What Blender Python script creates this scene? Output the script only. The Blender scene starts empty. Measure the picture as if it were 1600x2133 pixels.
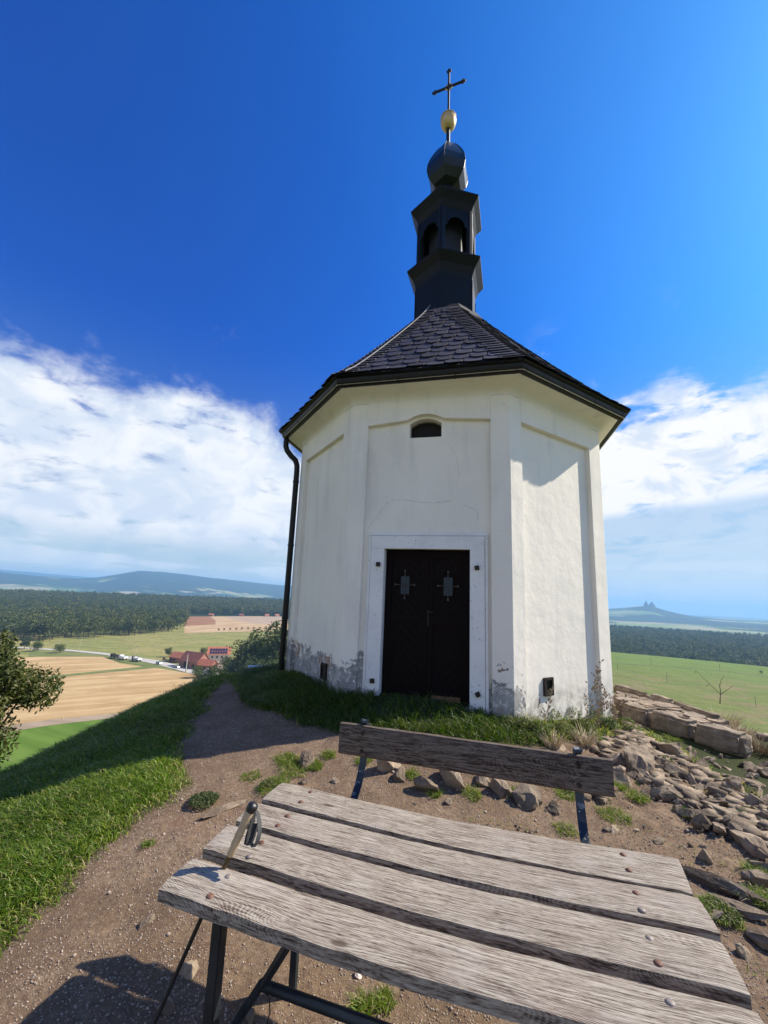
import bpy, bmesh, math, random
import numpy as np
from mathutils import Vector, Matrix, noise as mnoise
R = math.radians
sc = bpy.context.scene
random.seed(7)
rng = np.random.default_rng(11)

# ------------------------------------------------------------------ camera
FPX, PPY = 844.4, 1097.06            # focal length and principal row of the 1600x2133 photograph
PITCH, ROLL = R(10.1056), R(2.3116)
FW = np.array([0, math.cos(PITCH), math.sin(PITCH)])
_r = np.array([1., 0, 0]); _u = np.cross(_r, FW)
RT = _r * math.cos(ROLL) + _u * math.sin(ROLL)
UP = -_r * math.sin(ROLL) + _u * math.cos(ROLL)
cd = bpy.data.cameras.new('camera'); cam = bpy.data.objects.new('camera', cd)
sc.collection.objects.link(cam); sc.camera = cam
cam.matrix_world = Matrix(((RT[0], UP[0], -FW[0], 0), (RT[1], UP[1], -FW[1], 0), (RT[2], UP[2], -FW[2], 0), (0, 0, 0, 1)))
cd.sensor_fit = 'HORIZONTAL'; cd.sensor_width = 36; cd.lens = FPX / 1600 * 36
cd.shift_y = (PPY - 1066.5) / 1600
cd.clip_start = 0.05; cd.clip_end = 60000

def ray(x, y): return FW + RT * (x - 800) / FPX - UP * (y - PPY) / FPX
def onz(x, y, z): v = ray(x, y); return v * z / v[2]
def atd(x, y, d): v = ray(x, y); return v * d / math.hypot(v[0], v[1])
def proj(P):
    P = np.atleast_2d(P); d = P @ FW
    return np.stack([800 + FPX * (P @ RT) / d, PPY - FPX * (P @ UP) / d, d], -1)

# ------------------------------------------------------------------ sun, sky, exposure
SUN_AZ, SUN_EL = R(76.5), R(41.0)
SUN_STRENGTH, SKY_STRENGTH, EXPOSURE = 5.0, 0.085, 0.72
HAZE = 1.5e-4
sd = np.array([math.sin(SUN_AZ) * math.cos(SUN_EL), math.cos(SUN_AZ) * math.cos(SUN_EL), math.sin(SUN_EL)])
sl = bpy.data.lights.new('sun', 'SUN'); sl.energy = SUN_STRENGTH; sl.angle = R(0.53); sl.color = (1.0, 0.915, 0.77)
so = bpy.data.objects.new('sun', sl); sc.collection.objects.link(so)
so.rotation_euler = Vector(sd).to_track_quat('Z', 'Y').to_euler()
sc.view_settings.view_transform = 'Standard'; sc.view_settings.look = 'None'
sc.view_settings.gamma = 1; sc.view_settings.use_curve_mapping = False
sc.view_settings.exposure = EXPOSURE

class NT:
    """small helper to wire nodes"""
    def __init__(s, tree): s.t = tree; s.n = tree.nodes; s.l = tree.links
    def new(s, kind, **kw):
        n = s.n.new(kind)
        for k, v in kw.items():
            if k == 'inp':
                for kk, vv in v.items():
                    if isinstance(vv, bpy.types.NodeSocket): s.l.new(vv, n.inputs[kk])
                    else: n.inputs[kk].default_value = vv
            else: setattr(n, k, v)
        return n
    def math(s, op, a, b=None, c=None, clamp=False):
        n = s.n.new('ShaderNodeMath'); n.operation = op; n.use_clamp = clamp
        for i, v in enumerate((a, b, c)):
            if v is None: continue
            if isinstance(v, bpy.types.NodeSocket): s.l.new(v, n.inputs[i])
            else: n.inputs[i].default_value = v
        return n.outputs[0]
    def vmath(s, op, a, b=None):
        n = s.n.new('ShaderNodeVectorMath'); n.operation = op
        for i, v in enumerate((a, b)):
            if v is None: continue
            if isinstance(v, bpy.types.NodeSocket): s.l.new(v, n.inputs[i])
            else: n.inputs[i].default_value = v
        return n.outputs[0]
    def noise(s, vec, scale, detail=4, rough=.55, dist=0.0, out=0):
        n = s.n.new('ShaderNodeTexNoise')
        if vec is not None: s.l.new(vec, n.inputs['Vector'])
        n.inputs['Scale'].default_value = scale; n.inputs['Detail'].default_value = detail
        n.inputs['Roughness'].default_value = rough; n.inputs['Distortion'].default_value = dist
        return n.outputs[out]
    def step(s, v, lo, hi, a=0., b=1.):
        n = s.n.new('ShaderNodeMapRange'); n.interpolation_type = 'SMOOTHSTEP'
        for k, x in (('Value', v), ('From Min', lo), ('From Max', hi), ('To Min', a), ('To Max', b)):
            if isinstance(x, bpy.types.NodeSocket): s.l.new(x, n.inputs[k])
            else: n.inputs[k].default_value = x
        return n.outputs[0]
    def ramp(s, v, stops, interp='LINEAR'):
        n = s.n.new('ShaderNodeValToRGB'); s.l.new(v, n.inputs[0]); cr = n.color_ramp; cr.interpolation = interp
        while len(cr.elements) < len(stops): cr.elements.new(.5)
        for e, (p, c) in zip(cr.elements, stops):
            e.position = p; e.color = (c[0], c[1], c[2], 1) if not isinstance(c, (int, float)) else (c, c, c, 1)
        return n.outputs[0]
    def mix(s, f, a, b, mode='MIX'):
        n = s.n.new('ShaderNodeMix'); n.data_type = 'RGBA'; n.blend_type = mode; n.clamp_factor = True
        for i, v in ((0, f), (6, a), (7, b)):
            if isinstance(v, bpy.types.NodeSocket): s.l.new(v, n.inputs[i])
            elif i == 0: n.inputs[0].default_value = v
            else: n.inputs[i].default_value = (*v, 1) if len(v) == 3 else v
        return n.outputs[2]

w = bpy.data.worlds.new('World'); sc.world = w; w.use_nodes = True
T = NT(w.node_tree); T.n.clear()
sky = T.new('ShaderNodeTexSky', sky_type='NISHITA', sun_disc=False, sun_elevation=SUN_EL, sun_rotation=SUN_AZ, altitude=450, air_density=1.0, dust_density=0.6, ozone_density=3.0)
tc = T.new('ShaderNodeTexCoord')
dirv = tc.outputs['Generated']
sep = T.new('ShaderNodeSeparateXYZ'); T.l.new(dirv, sep.inputs[0])
X, Y, Z = sep.outputs
az = T.math('ARCTAN2', X, Y)                                  # radians from +Y to +X
zc = T.math('MAXIMUM', Z, 0.0)
el = T.math('ARCSINE', zc)
# project on a cloud sheet: horizontal streaking near the horizon comes by itself
den = T.math('ADD', zc, 0.13)
cu = T.math('DIVIDE', X, den); cv = T.math('DIVIDE', Y, den)
comb = T.new('ShaderNodeCombineXYZ', inp={0: cu, 1: cv, 2: 0.0}).outputs[0]
# bearing/elevation space for the heaped outline of the bank
comb2 = T.new('ShaderNodeCombineXYZ', inp={0: T.math('MULTIPLY', az, 1.0), 1: T.math('MULTIPLY', el, 1.5), 2: 3.7}).outputs[0]
nbig = T.noise(comb, 1.1, 9, .58, .25)
nfine = T.noise(comb, 3.1, 10, .62, .4)
nheap = T.noise(comb2, 5.5, 9, .6, .25)
npuff = T.noise(T.vmath('MULTIPLY', comb2, (1, 1.7, 1)), 9.5, 9, .60, .35)
azd = T.math('MULTIPLY', az, 57.2958); eld = T.math('MULTIPLY', el, 57.2958)
side = T.step(azd, -8.0, 22.0)                                 # 0 = western sky (left), 1 = eastern sky
# upper rim of the bank as an elevation by bearing
def lut(v, pts, lo, hi, vlo, vhi):
    t = T.new('ShaderNodeMapRange', inp={'Value': v, 'From Min': lo, 'From Max': hi}); t.clamp = True
    r = T.ramp(t.outputs[0], [((a - lo) / (hi - lo), (b - vlo) / (vhi - vlo)) for a, b in pts])
    return T.new('ShaderNodeMapRange', inp={'Value': r, 'From Min': 0., 'From Max': 1., 'To Min': vlo, 'To Max': vhi}).outputs[0]
rim = lut(azd, [(-180, 30), (-90, 25), (-50, 24.5), (-41, 27), (-33, 25.6), (-25, 26.3), (-14, 22), (-5, 15), (8, 16), (22, 26.5), (36, 27), (43, 24.5), (60, 26), (110, 26), (180, 30)], -180, 180, 0, 40)  # raised out of view behind the camera to brighten the shaded walls
dr = T.math('SUBTRACT', rim, eld)                              # > 0 inside the bank
body = T.step(T.math('ADD', dr, T.math('MULTIPLY', T.math('SUBTRACT', nheap, .5), 17.0)), -1.0, 4.5)
holes = T.step(T.math('ADD', T.math('MULTIPLY', npuff, .62), T.math('MULTIPLY', nbig, .38)), lut(azd, [(-180, .31), (-10, .31), (20, .36), (180, .36)], -180, 180, 0, 1), lut(azd, [(-180, .475), (-10, .475), (20, .485), (180, .485)], -180, 180, 0, 1))
thin = T.step(T.math('ADD', T.math('MULTIPLY', nfine, .55), T.math('MULTIPLY', nheap, .45)), .55, .68)    # loose wisps above
thin = T.math('MULTIPLY', thin, T.step(dr, -10, -2))
band = T.step(eld, lut(azd, [(-180, 4), (-10, 4), (20, 9.0), (30, 10.5), (45, 11.6), (180, 12)], -180, 180, 0, 20), lut(azd, [(-180, 8), (-10, 8), (20, 11.0), (30, 12.0), (45, 13.2), (180, 14)], -180, 180, 0, 20))
cl = T.math('MULTIPLY', T.math('MULTIPLY', body, holes), T.math('MULTIPLY_ADD', band, .70, .30))
cl = T.math('MAXIMUM', cl, T.math('MULTIPLY', thin, .55))
# low streaky layer near the horizon
comb3 = T.new('ShaderNodeCombineXYZ', inp={0: T.math('MULTIPLY', az, 1.0), 1: T.math('MULTIPLY', el, 9.0), 2: 1.3}).outputs[0]
nlow = T.noise(comb3, 3.2, 7, .55, .3)
low = T.math('MULTIPLY', T.step(nlow, .45, .62), T.step(eld, 13, 7))
low = T.math('MULTIPLY', low, T.math('MULTIPLY_ADD', side, -.35, .75))
cl = T.math('MAXIMUM', cl, low)
shade = T.noise(comb2, 9.0, 6, .55, .5)
ccol = T.mix(T.step(shade, .38, .62), (.70, .78, .90), (.95, .96, .98))
ccol = T.mix(T.math('MULTIPLY', side, T.step(shade, .35, .52)), ccol, (1.0, .985, .97))
dot = T.new('ShaderNodeVectorMath', operation='DOT_PRODUCT', inp={0: dirv, 1: tuple(sd)}).outputs['Value']
tint = T.ramp(T.math('MULTIPLY', dot, .8), [(0, (.004, .21, .70)), (.16, (.006, .215, .72)), (.42, (.015, .27, .78)), (.56, (.06, .36, .85)), (.70, (.20, .50, .92)), (.78, (.34, .62, .96))])
tint = T.vmath('MULTIPLY', tint, (1.2, 1.9, 1.85))
tint = T.mix(T.step(eld, 3, 34), (.86, .86, .77), tint)
skyc = T.mix(1.0, sky.outputs[0], tint, 'MULTIPLY')
bg1 = T.new('ShaderNodeBackground', inp={0: skyc, 1: SKY_STRENGTH})
# veil of high haze under the eastern bank
bgv = T.new('ShaderNodeBackground', inp={0: (.44, .64, .86, 1), 1: .54})
veil = T.math('MULTIPLY', T.math('SUBTRACT', 1.0, band), T.math('MULTIPLY_ADD', side, .45, .25))
mx0 = T.new('ShaderNodeMixShader'); T.l.new(veil, mx0.inputs[0]); T.l.new(bg1.outputs[0], mx0.inputs[1]); T.l.new(bgv.outputs[0], mx0.inputs[2])
bg2 = T.new('ShaderNodeBackground', inp={0: ccol, 1: .64})
mx = T.new('ShaderNodeMixShader'); T.l.new(cl, mx.inputs[0]); T.l.new(mx0.outputs[0], mx.inputs[1]); T.l.new(bg2.outputs[0], mx.inputs[2])
wo = T.new('ShaderNodeOutputWorld'); T.l.new(mx.outputs[0], wo.inputs[0])
w.cycles.sampling_method = 'MANUAL'; w.cycles.sample_map_resolution = 512
sc.cycles.max_bounces = 6; sc.cycles.diffuse_bounces = 3; sc.cycles.transparent_max_bounces = 6; sc.cycles.volume_bounces = 1

# ------------------------------------------------------------------ materials
def material(name, fn, rough=.8, metal=0., spec=.5):
    m = bpy.data.materials.new(name); m.use_nodes = True; t = NT(m.node_tree); t.n.clear()
    b = t.new('ShaderNodeBsdfPrincipled'); o = t.new('ShaderNodeOutputMaterial'); t.l.new(b.outputs[0], o.inputs[0])
    b.inputs['Roughness'].default_value = rough; b.inputs['Metallic'].default_value = metal
    b.inputs['Specular IOR Level'].default_value = spec
    t.tc = t.new('ShaderNodeTexCoord'); t.obj = t.tc.outputs['Object']
    t.geo = t.new('ShaderNodeNewGeometry'); t.pos = t.geo.outputs['Position']
    t.rnd = t.new('ShaderNodeObjectInfo').outputs['Random']
    t.b = b; t.out = o
    fn(t)
    return m
def setcol(t, c):
    if isinstance(c, bpy.types.NodeSocket): t.l.new(c, t.b.inputs['Base Color'])
    else: t.b.inputs['Base Color'].default_value = (*c, 1)
def bump(t, h, strength=.5, dist=.01, prev=None):
    n = t.new('ShaderNodeBump', inp={'Strength': strength, 'Distance': dist, 'Height': h})
    if prev is not None: t.l.new(prev, n.inputs['Normal'])
    t.l.new(n.outputs[0], t.b.inputs['Normal']); return n.outputs[0]
def simple(name, cols, scale=8, rough=.8, metal=0., bmp=.3, bd=.005, bs=None, vary=0., spec=.5):
    def fn(t):
        n = t.noise(t.obj, scale, 6, .6)
        c = t.ramp(n, [(.3, cols[0]), (.7, cols[1])])
        if vary:
            c = t.mix(1.0, c, t.ramp(t.rnd, [(0, 1 - vary), (1, 1 + vary)]), 'MULTIPLY')
        setcol(t, c)
        if bmp: bump(t, t.noise(t.obj, bs or scale * 4, 6, .6), bmp, bd)
    return material(name, fn, rough, metal, spec)

M = {}
def _plaster(t):
    p = t.pos; s = t.new('ShaderNodeSeparateXYZ', inp={0: p}); x, y, z = s.outputs
    n1 = t.noise(p, 1.3, 6, .6); n2 = t.noise(p, 7, 8, .62, .3)
    base = t.mix(t.step(n1, .35, .7), (.87, .815, .72), (.81, .76, .675))
    st = t.noise(t.vmath('MULTIPLY', p, (3, 3, .5)), 1.6, 6, .6)     # rain streaks
    base = t.mix(t.step(st, .50, .76, 0, .5), base, (.63, .60, .55))
    base = t.mix(t.step(n2, .60, .74, 0, .32), base, (.62, .60, .57))
    # cement skim band along the wet foot of the walls
    foot = t.step(z, -.30, -1.25)
    wx = t.new('ShaderNodeMapRange', inp={'Value': x, 'From Min': -1.7, 'From Max': 3.5}).outputs[0]
    def px(v): return (v + 1.7) / 5.2
    wgt = t.ramp(wx, [(0, .86), (px(-.62), .98), (px(-.22), 1.0), (px(-.12), .45), (px(1.25), .35), (px(1.45), .82), (px(1.66), .74), (px(1.85), .50), (px(2.4), .18), (px(3.0), .22), (1, .62)])
    n3 = t.noise(p, 3.4, 9, .66, .6)
    d = t.math('ADD', t.math('MULTIPLY', foot, wgt), t.math('MULTIPLY', t.math('SUBTRACT', n3, .5), 1.5))
    mk = t.step(t.math('ADD', d, t.math('MULTIPLY', t.math('SUBTRACT', t.noise(p, 22, 6, .7, .5), .5), .45)), .56, .60)
    grey = t.mix(t.step(n2, .35, .65), (.23, .225, .22), (.45, .43, .41))
    brown = t.mix(t.step(t.noise(p, 11, 5), .4, .6), (.30, .19, .13), (.42, .33, .27))
    dmg = t.mix(t.step(t.noise(p, 1.7, 3), .50, .58), grey, brown)
    rem = t.step(t.noise(p, 13, 8, .7, .8), .56, .60)
    dmg = t.mix(rem, dmg, (.72, .71, .69))
    c = t.mix(mk, base, dmg)
    c = t.mix(t.math('MULTIPLY', t.step(z, -.9, -1.5), t.step(n2, .40, .65)), c, (.22, .21, .18))
    setcol(t, c)
    b1 = bump(t, t.math('ADD', t.math('MULTIPLY', t.noise(p, 4, 5, .55), 1.0), t.math('MULTIPLY', t.noise(p, 60, 5, .6), .12)), .35, .03)
    bump(t, t.math('SUBTRACT', 1.0, mk), .8, .012, b1)
M['plaster'] = material('lime_plaster', _plaster, .92, spec=.2)
def _surround(t):
    p = t.pos
    c = t.mix(t.step(t.noise(p, 3, 5), .4, .7), (.80, .79, .77), (.72, .71, .70))
    sp = t.noise(p, 34, 5, .75); zone = t.noise(p, 2.3, 3)
    m = t.math('MULTIPLY', t.step(sp, .62, .66), t.step(zone, .42, .55))
    c = t.mix(m, c, (.12, .11, .105)); setcol(t, c)
    bump(t, t.math('SUBTRACT', t.noise(p, 18, 6), t.math('MULTIPLY', m, .6)), .4, .01)
M['surround'] = material('painted_stone', _surround, .85, spec=.25)
def _slate(t):
    n = t.noise(t.obj, 30, 6, .65)
    c = t.mix(n, (.026, .023, .031), (.072, .063, .080))
    v = t.math('MULTIPLY_ADD', t.rnd, .7, .65)
    vv = t.new('ShaderNodeCombineXYZ', inp={0: v, 1: v, 2: v}).outputs[0]
    setcol(t, t.mix(1.0, c, vv, 'MULTIPLY')); bump(t, t.noise(t.obj, 45, 6, .7), .35, .006)
M['slate'] = material('slate', _slate, .62, spec=.3)
M['roofbase'] = simple('dark_sheathing', [(.003, .003, .004), (.006, .006, .007)], 10)
M['gutter'] = simple('brown_green_metal_paint', [(.003, .003, .0025), (.009, .007, .0055)], 6, .45, 0, .1, spec=.3)
M['lantern'] = simple('dark_green_sheet_metal', [(.0015, .002, .0025), (.004, .005, .0055)], 5, .5, 0., .25, .006, 7, spec=.22)
M['onion'] = simple('dark_green_patina_sheet', [(.005, .009, .010), (.012, .018, .018)], 8, .36, .35, .15, .004, 12)
M['gold'] = simple('weathered_gilding', [(.50, .33, .13), (.66, .50, .26)], 6, .45, .25, .2, .003)
M['iron'] = simple('dark_iron', [(.02, .015, .013), (.05, .035, .028)], 20, .6, .5, .3, .002)
M['black'] = simple('matt_black', [(.006, .006, .007), (.012, .012, .012)], 10, .6)
def _door(t):
    n = t.noise(t.vmath('MULTIPLY', t.obj, (30, 30, 4)), 1.5, 6, .6)
    c = t.mix(n, (.003, .0015, .0018), (.011, .0052, .0045))
    w_ = t.step(t.noise(t.obj, 26, 7, .72), .69, .73)
    setcol(t, t.mix(t.math('MULTIPLY', w_, .5), c, (.07, .045, .035))); bump(t, n, .4, .004)
M['door'] = material('dark_brown_painted_wood', _door, .75, spec=.12)
M['bareboard'] = simple('worn_bare_wood', [(.08, .04, .018), (.22, .12, .06)], 14, .8)
M['glass'] = simple('small_window_glass', [(.02, .028, .04), (.03, .042, .055)], 4, .25, 0, 0, spec=.3)
M['crack'] = simple('crack_shadow', [(.34, .32, .29), (.46, .43, .40)], 20, .95, 0, 0)
M['wire'] = simple('galvanised_wire', [(.35, .34, .33), (.5, .48, .46)], 10, .45, .6, 0)
M['dimwire'] = simple('dull_worn_iron', [(.05, .04, .035), (.09, .075, .065)], 20, .7, .2, 0)
M['sill'] = simple('worn_step_stone', [(.10, .10, .09), (.2, .19, .17)], 9, .9, 0, .5, .01)
def _wood(t):
    rv = t.new('ShaderNodeCombineXYZ', inp={0: t.rnd, 1: t.rnd, 2: t.rnd}).outputs[0]
    o = t.vmath('ADD', t.obj, t.vmath('MULTIPLY', rv, (23, 7, 3)))
    w1 = t.noise(t.vmath('MULTIPLY', o, (1.6, 5, 5)), 1.0, 2, .5, 0, 1)
    w2 = t.noise(t.vmath('MULTIPLY', o, (9, 22, 22)), 1.0, 3, .5, 0, 1)
    q = t.vmath('ADD', o, t.vmath('ADD', t.vmath('MULTIPLY', w1, (0, .05, 0)), t.vmath('MULTIPLY', w2, (0, .006, .004))))
    g1 = t.noise(t.vmath('MULTIPLY', q, (8, 290, 120)), 1.0, 5, .6)
    g2 = t.noise(t.vmath('MULTIPLY', q, (42, 620, 400)), 1.0, 4, .6)
    # cathedral swirls where the board was sawn across the rings
    e = t.vmath('MULTIPLY', t.vmath('ADD', o, t.vmath('MULTIPLY', w1, (.25, .22, 0))), (1.0, 4.2, 1.0))
    rg = t.new('ShaderNodeTexWave', wave_type='RINGS', rings_direction='Z', wave_profile='SIN', inp={'Vector': e, 'Scale': 21.0, 'Distortion': 2.5, 'Detail': 4.0, 'Detail Scale': 2.2, 'Detail Roughness': .6}).outputs[1]
    sw = t.step(t.noise(t.vmath('MULTIPLY', o, (1.4, 4, 4)), 1.0, 2), .46, .60)
    f = t.math('ADD', t.math('MULTIPLY', g1, .62), t.math('MULTIPLY', g2, .38))
    f = t.math('ADD', f, t.math('MULTIPLY', t.math('MULTIPLY', t.math('SUBTRACT', rg, .5), sw), .07))
    c = t.ramp(f, [(.36, (.030, .021, .016)), (.44, (.125, .094, .074)), (.50, (.27, .225, .18)), (.60, (.42, .375, .31))])
    bl = t.noise(t.vmath('MULTIPLY', o, (3, 9, 9)), 1.0, 5, .6)
    c = t.mix(t.step(bl, .52, .76, 0, .35), c, (.16, .105, .085))
    c = t.mix(t.step(t.noise(o, 6, 5), .54, .74, 0, .35), c, (.42, .375, .34))
    ck = t.noise(t.vmath('MULTIPLY', q, (2.2, 90, 60)), 1.0, 3, .5)
    c = t.mix(t.step(ck, .70, .74, 0, .75), c, (.03, .02, .018))
    kn = t.new('ShaderNodeTexVoronoi', feature='F1', inp={'Vector': t.vmath('MULTIPLY', q, (2.6, 8, 8)), 'Scale': 1.0}).outputs['Distance']
    c = t.mix(t.step(kn, .10, .055, 0, .8), c, (.06, .035, .025))
    setcol(t, c)
    bump(t, t.math('SUBTRACT', f, t.math('MULTIPLY', t.step(ck, .69, .74), .4)), .8, .0035)
M['wood'] = material('weathered_oak', _wood, .78, spec=.25)
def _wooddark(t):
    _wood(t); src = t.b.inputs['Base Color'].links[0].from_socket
    setcol(t, t.mix(1.0, src, (.42, .38, .37), 'MULTIPLY'))  # plank wood multiplied to a darker, browner tone
M['wooddark'] = material('darkened_oak', _wooddark, .8, spec=.2)
M['steel'] = simple('flaking_blue_black_paint', [(.010, .016, .020), (.03, .04, .05)], 9, .45, .3, .4, .003, 40)
def _strap(t):
    m = t.step(t.noise(t.obj, 26, 6, .7), .56, .60)
    setcol(t, t.mix(m, (.035, .042, .048), (.20, .22, .245))); t.l.new(t.math('MULTIPLY_ADD', m, .2, .4), t.b.inputs['Roughness'])
    bump(t, m, .5, .002)
M['strap'] = material('chipped_galvanised_strap', _strap, .45, .5)
M['rust'] = simple('rusty_bolt', [(.10, .035, .022), (.19, .09, .06)], 30, .65, .15, .4, .002, 90)
M['greybolt'] = simple('grey_worn_bolt', [(.16, .13, .115), (.28, .24, .21)], 30, .6, .2, .4, .002, 90)
M['cork'] = simple('pale_foam_grip', [(.42, .29, .16), (.56, .42, .26)], 60, .8, 0, .5, .002, 160)
M['rubber'] = simple('black_rubber', [(.008, .008, .009), (.02, .02, .02)], 30, .38)
M['webbing'] = simple('black_webbing', [(.010, .010, .012), (.022, .022, .024)], 60, .65)
M['bronze'] = simple('bronze_pole_tube', [(.09, .065, .035), (.13, .10, .06)], 5, .3, .8, 0)
def _soil(t):
    p = t.pos
    a = t.noise(p, 2.2, 7, .62); b_ = t.noise(p, 34, 6, .7); c_ = t.noise(p, 150, 4, .7)
    c = t.mix(t.step(a, .35, .68), (.165, .108, .065), (.268, .19, .124))
    c = t.mix(t.step(b_, .35, .7), c, (.118, .075, .050)); c = t.mix(t.step(c_, .60, .68), c, (.44, .36, .29))
    c = t.mix(t.step(t.noise(p, 1.1, 4), .60, .72, 0, .7), c, (.175, .090, .058))
    g = t.new('ShaderNodeAttribute', attribute_name='turf').outputs['Fac']
    c = t.mix(g, c, t.mix(b_, (.020, .030, .008), (.050, .055, .018)))
    setcol(t, c)
    h = t.math('ADD', t.math('MULTIPLY', b_, .6), t.math('MULTIPLY', c_, .3))
    bump(t, h, .9, .02)
M['soil'] = material('trodden_soil', _soil, .95, spec=.15)
def _turf(t):
    u = t.new('ShaderNodeAttribute', attribute_name='tone'); c = u.outputs['Color']
    setcol(t, c)
    tr = t.new('ShaderNodeBsdfTranslucent'); t.l.new(t.mix(1.0, c, (1.25, 1.35, .6), 'MULTIPLY'), tr.inputs[0])
    ms = t.new('ShaderNodeMixShader'); ms.inputs[0].default_value = .38
    t.l.new(t.b.outputs[0], ms.inputs[1]); t.l.new(tr.outputs[0], ms.inputs[2]); t.l.new(ms.outputs[0], t.out.inputs[0])
M['blade'] = material('grass_blade', _turf, .48, spec=.4)
def leafmat(name, ca, cb, cc, sc_=.6, tr_=.25, rough=.6):
    def fn(t):
        n = t.noise(t.obj, sc_, 4, .6); n2 = t.noise(t.obj, sc_ * 9, 2)
        c = t.mix(t.step(n, .35, .65), ca, cb); c = t.mix(t.step(n2, .5, .7), c, cc)
        v = t.math('MULTIPLY_ADD', t.rnd, .5, .75)
        c = t.mix(1.0, c, t.new('ShaderNodeCombineXYZ', inp={0: t.math('MULTIPLY_ADD', t.rnd, .8, .65), 1: v, 2: v}).outputs[0], 'MULTIPLY')
        setcol(t, c)
        tr = t.new('ShaderNodeBsdfTranslucent'); t.l.new(t.mix(1.0, c, (1.2, 1.3, .5), 'MULTIPLY'), tr.inputs[0])
        ms = t.new('ShaderNodeMixShader'); ms.inputs[0].default_value = tr_
        t.l.new(t.b.outputs[0], ms.inputs[1]); t.l.new(tr.outputs[0], ms.inputs[2]); t.l.new(ms.outputs[0], t.out.inputs[0])
    return material(name, fn, rough, spec=.3)
M['leaf_near'] = leafmat('elder_leaf', (.045, .070, .018), (.075, .095, .026), (.12, .13, .045), 1.2, .3, .5)
M['leaf_far'] = leafmat('broadleaf_foliage', (.040, .060, .016), (.080, .100, .026), (.14, .14, .045), .25, .2)
M['leaf_farm'] = leafmat('sunny_broadleaf_foliage', (.050, .075, .016), (.085, .110, .024), (.12, .14, .035), .3, .25)
M['needle'] = leafmat('conifer_foliage', (.016, .032, .014), (.028, .048, .018), (.04, .06, .02), .3, .1)
M['bark'] = simple('bark', [(.05, .038, .028), (.11, .085, .065)], 9, .95, 0, .8, .02, 14)
def _rock(t):
    p = t.pos; a = t.noise(p, 5, 6, .6); b_ = t.noise(p, 26, 7, .66)
    c = t.mix(t.step(a, .35, .65), (.145, .104, .072), (.34, .262, .185))
    v = t.math('MULTIPLY_ADD', t.rnd, .6, .65); c = t.mix(1.0, c, t.new('ShaderNodeCombineXYZ', inp={0: v, 1: v, 2: v}).outputs[0], 'MULTIPLY')
    c = t.mix(t.step(b_, .55, .70, 0, .55), c, (.36, .30, .24)); c = t.mix(t.step(t.noise(p, 9, 5, .6), .62, .72, 0, .6), c, (.10, .095, .05))
    setcol(t, c); bump(t, t.math('ADD', b_, t.math('MULTIPLY', t.noise(p, 90, 5, .7), .5)), 1.0, .022)
M['rock'] = material('basalt_rock', _rock, .85, spec=.3)
M['slab'] = simple('sandstone_slab', [(.12, .088, .062), (.31, .245, .18)], 6, .9, 0, 1.0, .03, 14)
M['gravel'] = simple('gravel_chip', [(.15, .105, .078), (.46, .38, .31)], 75, .85, 0, 0)
M['dry'] = simple('dry_stalk', [(.22, .15, .085), (.38, .29, .18)], 20, .9, 0, 0)
M['straw'] = simple('bleached_dry_grass', [(.40, .31, .18), (.60, .50, .33)], 20, .9, 0, 0)
M['moss'] = leafmat('cushion_herb', (.055, .075, .02), (.10, .12, .035), (.16, .16, .06), 9, .2)
M['herb'] = leafmat('wall_herb', (.06, .10, .02), (.11, .15, .035), (.18, .18, .06), 5, .3)
M['quartz'] = simple('pink_quartz', [(.55, .38, .33), (.75, .62, .56)], 40, .6)

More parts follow.
